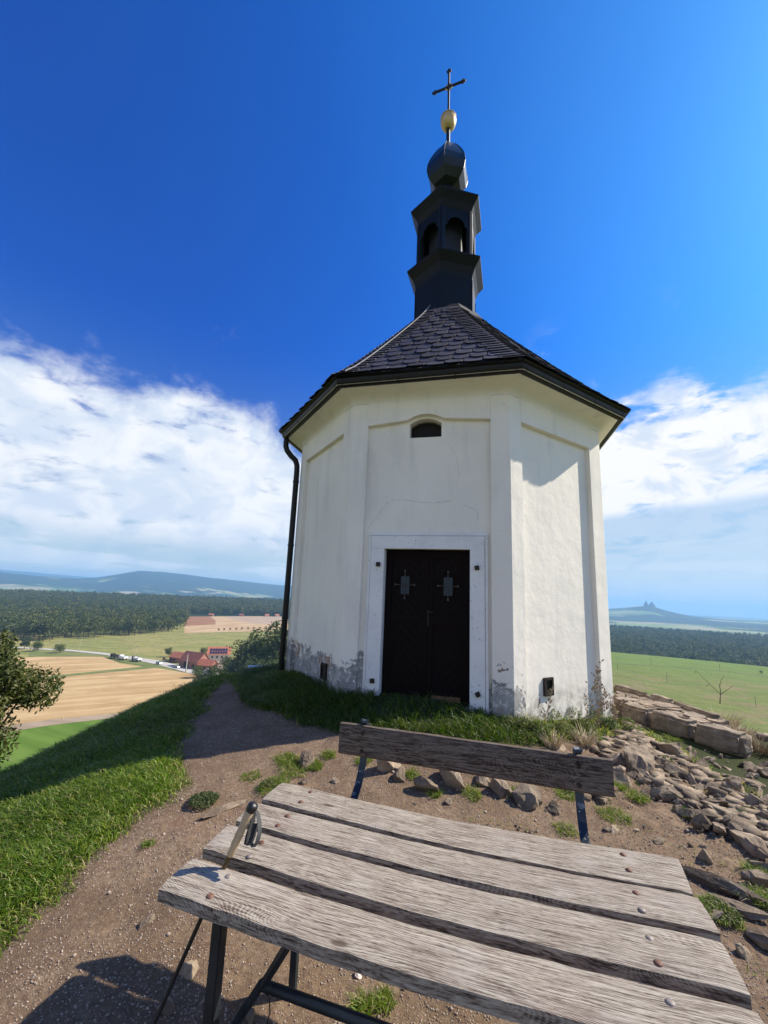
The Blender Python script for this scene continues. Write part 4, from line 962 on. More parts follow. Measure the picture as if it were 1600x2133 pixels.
def slate(k, u0, u1, s0, ln, rnd, lift0):
    """one slate; lower edge rounded; returns outline polygon with side faces"""
    w_ = u1 - u0; out = []
    if rnd:
        for (fu, fs) in ((0, 1), (0, .30), (.07, .14), (.22, .03), (.5, -.03), (.76, .02), (.92, .14), (1, .34), (1, 1)): out.append((u0 + w_ * fu, s0 + ln * fs))
    else:
        out = [(u0, s0 + ln), (u0, s0 + .004), (u0 + w_ * .5, s0 - .004), (u1, s0 + .002), (u1, s0 + ln)]
    top = []; bot = []
    for (u, s) in out:
        s = min(max(s, -.03), SL); f = (s - s0) / ln; lift = lift0 * (1 - f) + .004
        _, hw = roofpt(k, 0, s, 0); u = max(-hw, min(hw, u))
        top.append(roofpt(k, u, s, lift + .008)[0]); bot.append(roofpt(k, u, s, lift)[0])
    n = len(top); return MB().add(top + bot, [tuple(range(n))] + [(i, i + 1, n + i + 1, n + i) for i in range(n - 1)])
count = 0; rest = MB()
EXP = .255
for k in (0, 1, 7, 2, 6, 3, 5, 4):
    nrow = int(SL / EXP)
    for j in range(nrow + 1):
        s0 = j * EXP * (1 - .12 * j / nrow)
        _, hw = roofpt(k, 0, min(s0, SL), 0); strip = min(.27, hw * .55)
        if s0 > SL - .03: continue
        w_ = .25 - .04 * j / nrow; n = max(1, int(round(2 * (hw - strip) / w_))); ww = 2 * (hw - strip) / n; off = (j % 2) * ww / 2
        cells = []
        u = -hw + strip - off
        while u < hw - strip - .01:
            cells.append((max(u, -hw + strip - .03), min(u + ww, hw - strip + .03), s0 + .02 * random.random(), EXP * 1.4, True, .017 + .008 * (len(cells) % 2))); u += ww
        for h_ in (0, 1):                                            # narrower courses along the hips
            s1 = s0 + h_ * EXP * .5
            if s1 > SL - .02: continue
            _, hw1 = roofpt(k, 0, s1, 0)
            for sgn in (-1, 1):
                a_ = sgn * (hw1 - strip - .02); b_ = sgn * hw1
                cells.append((min(a_, b_), max(a_, b_), s1, EXP * .80, False, .026))
        for c in cells:
            if c[1] - c[0] < .03: continue
            mb = slate(k, c[0] + .0055, c[1] - .0055, c[2] + random.uniform(-.004, .004), c[3], c[4], c[5] + random.uniform(0, .004))
            if count < 300 and k in (0, 1, 7): obj('slate', mb, M['slate'], chapel); count += 1
            else: rest.add(mb.v, mb.f)
o = obj('slate', rest, M['slate'], chapel, kind='stuff')
# gutters
g_out, gz = RE, HE
arc = [(g_out - .078 + .078 * math.cos(t), gz - .0 - .078 * math.sin(t)) for t in np.linspace(0, math.pi, 9)]
arc2 = [(g_out - .078 + .072 * math.cos(t), gz + .002 - .072 * math.sin(t)) for t in np.linspace(math.pi, 0, 9)]
for k in range(8):
    gt = obj('gutter', octa(arc + arc2 + arc[:1], [k]), M['gutter'], chapel, smooth='yes')
    for f in (.03, .35, .66, .97):
        prof = [(g_out - .078 + .084 * math.cos(t), gz + .003 - .084 * math.sin(t)) for t in np.linspace(0, math.pi, 9)]
        mb = MB(); w_ = .012
        def gp(r, z, ff): V = opoly(8, r, st=ST); p = V[k] * (1 - ff) + V[(k + 1) % 8] * ff; return (p[0], p[1], z)
        n = len(prof); mb.add([gp(r, z, f - w_ / 2) for r, z in prof] + [gp(r, z, f + w_ / 2) for r, z in prof], [(i, i + 1, n + i + 1, n + i) for i in range(n - 1)])
        obj('gutter_bracket', mb, M['gutter'], gt)
# downpipe at the left corner, and a box pipe at the right end
def vpt(k, r, z, side=(0, 0)): V = opoly(8, r, st=ST); return np.array([V[k][0] + side[0], V[k][1] + side[1], z])
dp = [vpt(7, RE - .09, 2.94), vpt(7, RE - .09, 2.84), vpt(7, RE - .09, 2.78), vpt(7, RE - .12, 2.70), vpt(7, RW + .20, 2.60), vpt(7, RW + .11, 2.52), vpt(7, RW + .075, 2.42), vpt(7, RW + .07, 2.3), vpt(7, RW + .07, -.5), vpt(7, RW + .07, -1.75)]
pipe = obj('downpipe', MB().tube(dp, .052, 12), M['gutter'], chapel, smooth='yes')
for z in (2.1, .9, -.4): obj('pipe_clip', MB().tube([vpt(7, RW + .07, z - .015), vpt(7, RW + .07, z + .015)], .06, 12), M['gutter'], pipe)
# lightning conductor along the left hip, and beside the lantern
hipw = [roofpt(0, -roofpt(0, 0, s, 0)[1] * (1 - .13), s, .05)[0] for s in np.linspace(.02, SL - .05, 14)]
obj('lightning_wire', MB().tube(hipw, .008, 5), M['wire'], chapel)

# ---- lantern (hexagonal, turned against the walls)
HY = R(12.2)
def hexl(prof, n=6, yaw=HY, st=0):
    mb = MB(); rings = [opoly(n, r, yaw) for r, z in prof]; m_ = len(prof)
    for k in range(n):
        mb.add([(*rg[k], z) for rg, (r, z) in zip(rings, prof)] + [(*rg[(k + 1) % n], z) for rg, (r, z) in zip(rings, prof)], [(i, i + 1, m_ + i + 1, m_ + i) for i in range(m_ - 1)])
    return mb
lan = obj('lantern', hexl([(.69, 5.35), (.685, 6.50), (.70, 6.62), (.76, 6.76), (.885, 6.92), (.887, 6.95), (.60, 7.10), (.0, 7.12)]), M['lantern'], chapel, label='black sheet metal bell lantern base with flared skirt')
for k in range(6):
    V = opoly(6, .690, HY); obj('standing_seam', MB().tube([(*V[k], 5.5), (*V[k], 6.5)], .010, 5), M['lantern'], lan)
LZ0, LZ1 = 7.08, 8.16
for k in range(6):
    V = opoly(6, .61, HY); obj('lantern_post', MB().tube([(*V[k], LZ0), (*V[k], LZ1)], .075, 8), M['lantern'], chapel)
    Vo = opoly(6, .665, HY); a, b = Vo[k], Vo[(k + 1) % 6]; L = np.linalg.norm(b - a); t_ = (b - a) / L; N = np.array([t_[1], -t_[0], 0])
    f = lambda u, z, d=0: np.array([a[0] + t_[0] * u + N[0] * d, a[1] + t_[1] * u + N[1] * d, z])
    hw = .19; c = L / 2
    low = [(0, 7.66), (.075, 7.68), (.10, 7.72)] + [(c + hw * math.cos(th), 7.76 + .19 * math.sin(th)) for th in np.linspace(math.pi, 0, 11)] + [(L - .10, 7.72), (L - .075, 7.68), (L, 7.66)]
    mb = MB(); n = len(low)
    top = [(u, LZ1) for u, z in low]
    mb.add([f(u, z, .02 * (LZ1 - z)) for u, z in low] + [f(u, z) for u, z in top] + [f(u, z, -.03) for u, z in low] + [f(u, z, -.03) for u, z in top],
           [(i, i + 1, n + i + 1, n + i) for i in range(n - 1)] + [(2 * n + i, 2 * n + i + 1, i + 1, i) for i in range(n - 1)] + [(2 * n + i, 2 * n + i + 1, 3 * n + i + 1, 3 * n + i) for i in range(n - 1)])
    obj('arch_apron', mb, M['lantern'], chapel)
obj('lantern_inner_dark', hexl([(.40, 7.1), (.40, 8.15)]), M['black'], chapel)  # black block standing in for the darkness inside the lantern
obj('lantern_roof', hexl([(.64, 8.14), (.665, 8.18), (.73, 8.30), (.845, 8.44), (.847, 8.47), (.50, 8.72), (.28, 8.98), (.20, 9.22), (.17, 9.30)]), M['lantern'], chapel)
on = obj('onion_dome', hexl([(.17, 9.26), (.33, 9.34), (.45, 9.50), (.495, 9.68), (.475, 9.86), (.41, 10.04), (.33, 10.20), (.26, 10.32), (.21, 10.40), (.10, 10.45), (.085, 10.52), (.05, 10.60)]), M['onion'], chapel, smooth=False)
for k in range(6):
    pr_ = [(.33, 9.34), (.45, 9.50), (.495, 9.68), (.475, 9.86), (.41, 10.04), (.33, 10.20), (.26, 10.32), (.21, 10.40)]
    obj('rib', MB().tube([(*opoly(6, r + .004, HY)[k], z) for r, z in pr_], .009, 5), M['onion'], on)
obj('stem', MB().tube([(*CENT, 10.5), (*CENT, 11.12)], .045, 10), M['onion'], chapel, smooth='yes')
bp = [(.045, 11.02)] + [(.185 * math.sin(a) ** .9, 11.235 - .225 * math.cos(a)) for a in np.linspace(.25, math.pi * .62, 12)] + [(.178, 11.31), (.188, 11.315), (.188, 11.33), (.170, 11.335), (.14, 11.40), (.09, 11.45), (.03, 11.47)]
obj('golden_ball', MB().lathe(CENT, bp, 28), M['gold'], chapel, smooth='all')
ar = onz(969, 165, 12.3)[:2] - onz(903, 192, 12.3)[:2]; hl = np.linalg.norm(ar) / 2; ar /= 2 * hl; A3 = np.array([*ar, 0]); C3 = np.array([*CENT, 12.28]); B3 = np.cross(A3, (0, 0, 1))
mb = MB(); mb.box(C3 + [0, 0, -.15], A3, B3, (0, 0, 1), (.022, .018, .68)); mb.box(C3 + A3 * hl / 2, A3, B3, (0, 0, 1), (hl / 2 - .024, .018, .022)); mb.box(C3 - A3 * hl / 2, A3, B3, (0, 0, 1), (hl / 2 - .024, .018, .022))
cr = obj('cross', mb, M['iron'], chapel, label='dark iron cross with trefoil ends')
for e_, d_ in ((C3 + A3 * hl, A3), (C3 - A3 * hl, -A3), (C3 + [0, 0, .53], np.array([0, 0, 1.]))):
    s_ = np.cross(d_, B3); m2 = MB()
    for q_ in (e_ - d_ * .045 + s_ * .035, e_ - d_ * .045 - s_ * .035, e_): m2.tube([q_ - B3 * .014, q_ + B3 * .014], .028, 10)
    obj('trefoil', m2, M['iron'], cr)
ring = [C3 + (A3 * math.cos(t) + np.array([0, 0, 1]) * math.sin(t)) * .085 for t in np.linspace(0, 2 * math.pi, 21)]
obj('ring', MB().tube(ring, .014, 6, False), M['gold'], cr)

# ------------------------------------------------------------------ bench
SZ = -.95
bu = onz(1414, 1786, SZ) - onz(589, 1627, SZ); BA = math.atan2(bu[1], bu[0]); U3 = np.array([math.cos(BA), math.sin(BA), 0]); W3 = np.array([math.sin(BA), -math.cos(BA), 0])
bench = thing('bench', 'weathered wooden bench with four wide seat planks and a single back board', 'bench', (.2, 1.95, -1.69), BA)
def plank(px_, th=.042, sag=.022, notch=None, bev=.006):
    """rear-left, rear-right, front-right, front-left corners of the top face"""
    c = [onz(*p, SZ) for p in px_]; nu, nv = 40, 6; top = {}; mb = MB()
    def pt(i, j, lo):
        a = i / nu; b = j / nv; f0 = c[0] * (1 - a) + c[1] * a; f1 = c[3] * (1 - a) + c[2] * a; p = f0 * (1 - b) + f1 * b
        z = SZ - sag * math.sin(math.pi * a) + .0022 * mnoise.noise(Vector((p[0] * 6, p[1] * 9, 1.3)))
        e = (.0035 * mnoise.noise(Vector((p[0] * 11, j * 5., 4.)))) * (1 if j in (0, nv) else 0)
        q = np.array([p[0], p[1], z - (th if lo else 0)]) + W3 * e
        ed = 0
        if not lo:
            if j in (0, nv): q[2] -= .004
            if i in (0, nu): q[2] -= .004
        return q
    ids = {}
    for lo in (0, 1):
        for i in range(nu + 1):
            for j in range(nv + 1): ids[lo, i, j] = len(mb.v); mb.v.append(tuple(pt(i, j, lo)))
    for i in range(nu):
        for j in range(nv):
            mb.f.append((ids[0, i, j], ids[0, i + 1, j], ids[0, i + 1, j + 1], ids[0, i, j + 1])); mb.f.append((ids[1, i, j], ids[1, i, j + 1], ids[1, i + 1, j + 1], ids[1, i + 1, j]))
        for j in (0, nv): mb.f.append((ids[0, i, j], ids[0, i + 1, j], ids[1, i + 1, j], ids[1, i, j]))
    for j in range(nv):
        for i in (0, nu): mb.f.append((ids[0, i, j], ids[0, i, j + 1], ids[1, i, j + 1], ids[1, i, j]))
    return mb
planks = [[(589, 1627), (1413, 1785), (1443, 1857), (547, 1661)], [(531, 1668), (1453, 1865), (1500, 1938), (492, 1706)], [(478, 1714), (1502, 1956), (1563, 2067), (424, 1763)], [(403, 1783), (1576, 2101), (1660, 2245), (331, 1847)]]
labs = ['rearmost seat plank, with the shadow of the back board on it', 'second seat plank from the back', 'third seat plank from the back, swirled grain at its left', 'front seat plank, the widest and nearest']
for pz, lb in zip(planks, labs): obj('plank', plank(pz), M['wood'], bench, smooth='yes', label=lb)
def dome(p, r, h): return MB().lathe((p[0], p[1]), [(r, p[2]), (r * .93, p[2] + h * .45), (r * .7, p[2] + h * .8), (r * .35, p[2] + h * .97), (.0005, p[2] + h)], 16)
def sagz(x, y): 
    a = np.clip(((x - (-.55)) * U3[0] + (y - 2.1) * U3[1]) / 1.78, 0, 1); return SZ - .022 * math.sin(math.pi * a)
for i, q_ in enumerate([(647, 1647), (627, 1667), (599, 1696), (579, 1716), (545, 1751), (520, 1779), (476, 1821), (438, 1861), (1298, 1776), (1310, 1808), (1325, 1855), (1337, 1890), (1353, 1948), (1371, 1999), (1396, 2080), (1420, 2148)]):
    p = onz(*q_, SZ); p[2] = sagz(p[0], p[1]) - .001
    obj('bolt', dome(p, .0125, .007), M['greybolt'] if i in (5, 6, 11, 12, 14) else M['rust'], bench, smooth='all')
# back board
BL0 = np.array([-.198, 2.42]); u2 = U3[:2]
def bb(a, z, d=0.): return np.array([BL0[0] + U3[0] * a + W3[0] * d, BL0[1] + U3[1] * a + W3[1] * d, z])
mb = MB(); nu = 30; Lb = 1.352
for i in range(nu + 1):
    a = Lb * i / nu; w0 = .002 * mnoise.noise(Vector((a * 7, 0, 0))); w1 = .002 * mnoise.noise(Vector((a * 7, 5, 0)))
    zt = -.690 + w0; zb = -.846 + w1
    for (z, d) in ((zb, .0), (zb + .01, .012), (zt - .01, .008), (zt, .003), (zt, -.024), (zb, -.020)): mb.v.append(tuple(bb(a, z, d)))
for i in range(nu):
    for j in range(6): mb.f.append((i * 6 + j, i * 6 + (j + 1) % 6, (i + 1) * 6 + (j + 1) % 6, (i + 1) * 6 + j))
mb.f.append(tuple(range(6))); mb.f.append(tuple(nu * 6 + j for j in range(6)))
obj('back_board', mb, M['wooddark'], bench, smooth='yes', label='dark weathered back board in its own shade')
for (px_, a_) in ((757, None), (1206, None)):
    # strap position along the board
    v = ray(px_, 1530 if px_ < 900 else 1600); al = min(np.linspace(0, Lb, 400), key=lambda a: abs(bb(a, 0)[0] / bb(a, 0)[1] - v[0] / v[1]))
    pts = []
    for (z, d) in ((-1.03, .14), (-1.0, .09), (-.97, .05), (-.94, .026), (-.885, -.010), (-.82, -.026), (-.71, -.031), (-.68, -.033), (-.662, -.027), (-.656, -.012), (-.662, .001), (-.672, .005)): pts.append(bb(al, z, d))
    mb = MB(); hw = .019; n = len(pts)
    for p in pts:
        mb.v.append(tuple(p - U3 * hw)); mb.v.append(tuple(p + U3 * hw))
    for i, p in enumerate(pts):
        d = pts[min(i + 1, n - 1)] - pts[max(i - 1, 0)]; nn = np.cross(U3, d); nn /= np.linalg.norm(nn); mb.v.append(tuple(p - U3 * hw + nn * .006)); mb.v.append(tuple(p + U3 * hw + nn * .006))
    o_ = 2 * n
    for i in range(n - 1):
        a, b, c, d = 2 * i, 2 * i + 1, 2 * i + 3, 2 * i + 2
        mb.f += [(a, b, c, d), (a + o_, d + o_, c + o_, b + o_), (a, d, d + o_, a + o_), (b, b + o_, c + o_, c)]
    mb.f += [(0, o_, o_ + 1, 1), (2 * n - 2, 2 * n - 1, 4 * n - 1, 4 * n - 2)]
    st_ = obj('back_strap', mb, M['strap'], bench, smooth='yes', bevel=.0015)
    for z in (-.723, -.812):
        p = bb(al - .002, z, .011); obj('bolt', MB().tube([p, p + W3 * .004], .011, 12), M['iron'], bench)
# steel under-frame
def bar(a, b, w_, name='frame_bar', mat=None):
    a, b = np.array(a), np.array(b); d = b - a; L = np.linalg.norm(d); d /= L; s = np.cross(d, (0, 0, 1.)) if abs(d[2]) < .95 else U3 * 1.; s /= np.linalg.norm(s); q = np.cross(d, s)
    return obj(name, MB().box((a + b) / 2, d, s, q, (L / 2, w_ / 2, w_ / 2)), mat or M['steel'], bench, bevel=.003)
l1 = onz(459, 1920, -1.02)[:2]; l2 = onz(609, 2066, -1.68)[:2]
for s_ in (0, 1.28):
    sh = U3[:2] * s_
    for (q_, w_) in ((l1, .036), (l2, .030)):
        p = q_ + sh; zg = H1(*p) - .04
        bar((p[0], p[1], zg), (p[0], p[1], SZ - .048), w_, 'leg')
    a = l1 + sh - W3[:2] * -.10; 
    e0 = (onz(440, 1850, SZ)[:2] + sh); e1 = (onz(660, 1640, SZ)[:2] + sh)
    bar((*(e0), SZ - .062), (*(e1), SZ - .062), .030, 'seat_bearer')
c0 = onz(606, 1958, -1.01); c1 = onz(548, 2052, -1.33); c2 = onz(486, 2140, -1.56)
bar(c0, c1 + (c1 - c0) * .0, .022, 'brace'); bar(c1 + [0, 0, .01], c2, .024, 'brace')
cb = c1.copy(); ce = cb + U3 * 1.22; ce[2] = cb[2] - .0
obj('cross_tube', MB().tube([cb, ce], .017, 12), M['steel'], bench, smooth='yes')
bar(c0 + U3 * 1.28, c2 + U3 * 1.28, .022, 'brace')
hk = onz(563, 2058, -1.335)
obj('wire_loop', MB().tube([hk + U3 * .01 + [0, 0, .02], hk + W3 * .024, hk + [0, 0, -.03], hk + U3 * .006 + [0, 0, -.07], hk + U3 * -.008 + [0, 0, -.12], hk + U3 * .010 + [0, 0, -.155], hk + U3 * .004 + [0, 0, -.10]], .0022, 5), M['iron'], bench)

# ------------------------------------------------------------------ trekking pole leaning through the planks
G = onz(468, 1803, SZ)
v = ray(521, 1688); Ht = v * ((G[2] + .215) / v[2]) ; Ht = v * (np.linalg.norm(G) * .955 / np.linalg.norm(v))
dd = Ht - G; dd /= np.linalg.norm(dd)
# make the lower end follow the sight line of the shaft below the seat
vt = ray(318, 2140); nrm = np.cross(ray(468, 1803), vt)
dd = dd - nrm * (dd @ nrm) / (nrm @ nrm); dd /= np.linalg.norm(dd)
tipz = H1(-.9, 1.75); Tp = G + dd * (tipz - G[2]) / dd[2]
pole_t = thing('trekking_pole', 'trekking pole with pale foam grip and black strap, stuck between the planks', 'trekking pole', Tp)
top = Ht
L_ = np.linalg.norm(top - G)
g0 = top - dd * .155
obj('shaft', MB().tube([Tp, G - dd * .06], [.0065, .0075], 10), M['black'], pole_t, smooth='yes')
obj('upper_shaft', MB().tube([G - dd * .06, g0 + dd * .01], .0085, 10), M['bronze'], pole_t, smooth='yes')
s1 = np.cross(dd, (0, 1., 0)); s1 /= np.linalg.norm(s1)
prof = [(0, .0105), (.006, .013), (.03, .0125), (.036, .0145), (.06, .0135), (.066, .0150), (.09, .0135), (.12, .0150), (.145, .0165), (.155, .016)]
obj('grip', MB().tube([g0 + dd * a for a, r in prof], [r for a, r in prof], 14), M['cork'], pole_t, smooth='all')
kp = [(-.004, .0155), (.003, .018), (.010, .0195), (.018, .0195), (.025, .016), (.029, .009), (.030, .001)]
hd = dd + np.array([.25, -.1, 0]); hd /= np.linalg.norm(hd)
obj('knob', MB().tube([top + hd * a for a, r in kp], [r for a, r in kp], 16), M['rubber'], pole_t, smooth='all')
rx = RT - dd * (RT @ dd); rx /= np.linalg.norm(rx)
def ribbon(pts, wd, wdir, th=.0022):
    mb = MB(); n = len(pts)
    for p in pts: mb.v.append(tuple(p - wdir * wd)); mb.v.append(tuple(p + wdir * wd))
    for i, p in enumerate(pts):
        d = pts[min(i + 1, n - 1)] - pts[max(i - 1, 0)]; nn = np.cross(wdir, d); nn /= np.linalg.norm(nn) + 1e-9; mb.v.append(tuple(p - wdir * wd + nn * th)); mb.v.append(tuple(p + wdir * wd + nn * th))
    o_ = 2 * n
    for i in range(n - 1):
        a, b, c, d = 2 * i, 2 * i + 1, 2 * i + 3, 2 * i + 2
        mb.f += [(a, b, c, d), (a + o_, d + o_, c + o_, b + o_), (a, d, d + o_, a + o_), (b, b + o_, c + o_, c)]
    return mb
def pxp(x, y, f=1.0): v = ray(x, y); return v * (np.linalg.norm(top) * f / np.linalg.norm(v))
wd1 = np.cross(FW, dd); wd1 /= np.linalg.norm(wd1)
wdir = (FW * .55 + wd1 * .8); wdir /= np.linalg.norm(wdir)
obj('strap', ribbon([pxp(528, 1684), pxp(537, 1693, 1.0), pxp(541, 1712, .995), pxp(541, 1736, .99), pxp(536, 1755, .99), pxp(528, 1765, .99), pxp(522, 1758, .995)], .0075, wdir), M['webbing'], pole_t, smooth='yes')
obj('strap', ribbon([pxp(530, 1688, 1.01), pxp(526, 1712, 1.01), pxp(517, 1742, 1.01), pxp(514, 1757, 1.01), pxp(520, 1760, 1.0), pxp(527, 1740, 1.0), pxp(531, 1715, 1.0)], .010, wdir), M['webbing'], pole_t, smooth='yes')
obj('tip', MB().tube([Tp - dd * .03, Tp + dd * .03], [.003, .009], 8), M['iron'], pole_t)

# ------------------------------------------------------------------ tilted panel beyond the crest
pc = atd(545, 1396, 9.6); t = thing('info_panel', 'pale blank panel tilted like a lectern on the grass beyond the path', 'panel', (pc[0], pc[1], H1(pc[0], pc[1])), R(14))
zt = pc[2] - H1(pc[0], pc[1])
mb = MB(); mb.box((0, 0, zt), (1, 0, .0), (0, math.cos(R(16)), math.sin(R(16))), (0, -math.sin(R(16)), math.cos(R(16))), (.30, .22, .012)); obj('board', mb, M['white'], t, local=True, bevel=.003)
for s_ in (-.2, .2): obj('leg', MB().tube([(s_, 0, -.2), (s_, 0, zt - .02)], .025, 8), M['bark'], t, local=True)

# ------------------------------------------------------------------ stone terrace on the right
def tz(x, y, z=-1.42): return onz(x, y, z)
ter = thing('stone_terrace', 'low terrace of worn flagstones with thick sandstone kerb right of the chapel', 'terrace', (4.1, 6.3, -1.6))
def worn(mb, amt, seed, cuts=5):
    me = bpy.data.meshes.new('kerb'); me.from_pydata(mb.v, [], mb.f); bm = bmesh.new(); bm.from_mesh(me); bmesh.ops.recalc_face_normals(bm, faces=bm.faces)
    bmesh.ops.bevel(bm, geom=bm.edges[:], offset=.035, segments=2, affect='EDGES', clamp_overlap=True); bmesh.ops.subdivide_edges(bm, edges=bm.edges[:], cuts=cuts, use_grid_fill=True); bm.normal_update()
    for v in bm.verts:
        q = v.co; v.co = q + v.normal * (amt * mnoise.noise(q * 4 + Vector((seed, 0, 0))) + amt * .5 * mnoise.noise(q * 13))
    out = MB(); out.v = [tuple(v.co) for v in bm.verts]; bm.verts.index_update(); out.f = [tuple(v.index for v in f.verts) for f in bm.faces]; bm.free(); return out
kp_ = [(1284, 1462), (1351, 1480), (1440, 1503), (1546, 1529)]
for i in range(3):
    a, b = tz(*kp_[i], -1.40), tz(*kp_[i + 1], -1.40); d = b - a; L = np.linalg.norm(d); d /= L; n = np.cross((0, 0, 1.), d)
    mb = MB(); mb.box((a + b) / 2 + n * .13 + [0, 0, -.125 - .01 * i], d, n, (0, 0, 1), (L / 2 - .006, .13, .125)); o = obj('kerb_stone', worn(mb, .045, i), M['slab'], ter, smooth='all')
bk = [(1284, 1428), (1360, 1448), (1410, 1462), (1508, 1497)]
for i in range(3):
    a, b = tz(*bk[i]), tz(*bk[i + 1]); d = b - a; L = np.linalg.norm(d); d /= L; n = np.cross((0, 0, 1.), d)
    obj('kerb_stone', worn(MB().box((a + b) / 2 - n * .06 + [0, 0, -.06], d, n, (0, 0, 1), (L / 2 - .01, .07, .09)), .035, 7 + i), M['slab'], ter, smooth='all')
def flag(cx, cy, r, z, seed):
    g = random.Random(seed); n = g.randint(5, 7); a0 = g.random() * 6; pts = []
    for i in range(n):
        a = a0 + 6.283 * i / n + g.uniform(-.2, .2); rr = r * g.uniform(.8, 1.1); pts.append((cx + rr * math.cos(a), cy + rr * math.sin(a), z + g.uniform(-.008, .008)))
    return MB().prism(pts, (0, 0, -1), .07)
A_, B_, C_, D_ = [tz(*q_) for q_ in ((1290, 1455), (1515, 1514), (1500, 1494), (1290, 1431))]
k = 0
for i in range(11):
    for j in range(4):
        f_, s_ = (i + .5 + random.uniform(-.15, .15)) / 11, (j + .5 + random.uniform(-.12, .12)) / 4
        p = (A_ * (1 - f_) + B_ * f_) * (1 - s_) + (D_ * (1 - f_) + C_ * f_) * s_
        obj('flagstone', flag(p[0], p[1], .155 * random.uniform(.8, 1.1), -1.452 + random.uniform(-.03, .03), k), M['slab' if random.random() < .35 else 'rock'], ter, bevel=.008); k += 1

# ------------------------------------------------------------------ rocks
def rock_mesh(seed, n=15, flat=.62):
    g = np.random.default_rng(seed); bm = bmesh.new()
    P = g.normal(size=(n, 3)); P /= np.linalg.norm(P, axis=1)[:, None]; P *= (.75 + .35 * g.random(n))[:, None]; P *= np.array([1, .55 + .4 * g.random(), flat * (.7 + .5 * g.random())])
    # cut by slanted planes for fracture faces
    for p in P: bm.verts.new(p)
    r_ = bmesh.ops.convex_hull(bm, input=bm.verts); bmesh.ops.delete(bm, geom=[v for v in bm.verts if not v.link_faces], context='VERTS')
    for i in range(7):
        nrm_ = Vector(g.normal(size=3)).normalized(); d_ = .46 + .34 * g.random()
        rr = bmesh.ops.bisect_plane(bm, geom=bm.verts[:] + bm.edges[:] + bm.faces[:], plane_co=nrm_ * d_ * .8, plane_no=nrm_, clear_outer=True)
        ed = [e for e in rr['geom_cut'] if isinstance(e, bmesh.types.BMEdge)]
        if ed: bmesh.ops.holes_fill(bm, edges=ed, sides=0)
    bmesh.ops.triangulate(bm, faces=bm.faces); bmesh.ops.subdivide_edges(bm, edges=bm.edges, cuts=1)
    for v in bm.verts:
        c = v.co; v.co += v.co.normalized() * (.10 * mnoise.noise(c * 2.3 + Vector((seed, 0, 0))) + .09 * mnoise.noise(c * 6 + Vector((0, seed, 0))))
    bmesh.ops.recalc_face_normals(bm, faces=bm.faces)
    me = bpy.data.meshes.new('rock'); bm.to_mesh(me); bm.free(); me.materials.append(M['rock']); return me
RM = [rock_mesh(s) for s in range(22)]
def put_rock(x, y, r, label, group=None, name='rock', tilt=None, sc_=(1, 1, 1), bury=.2, mesh=None, mat=None):
    z = H1(x, y); o = link(name, RM[random.randrange(22)] if mesh is None else RM[mesh])
    s = r; o.scale = (s * sc_[0], s * sc_[1], s * sc_[2]); o.rotation_euler = tilt or (random.uniform(-.5, .5), random.uniform(-.5, .5), random.uniform(0, 6.28))
    o.location = (x, y, z + r * (.35 - bury) * sc_[2]); tag(o, label, 'rock', group)
    if mat:
        o.data = o.data.copy(); o.data.materials[0] = mat
    return o
def prock(px_, py_, wpx, label, **kw):
    v = ray(px_, py_); t_ = .2
    # walk along the sight line to the ground
    lo = 0.5
    while lo < 15:
        p = v * lo
        if p[2] < H1(p[0], p[1]): break
        lo += .02
    p = v * lo; r = wpx / (FPX / (p @ FW)) / 1.6
    return put_rock(p[0], p[1], r, label, **kw)
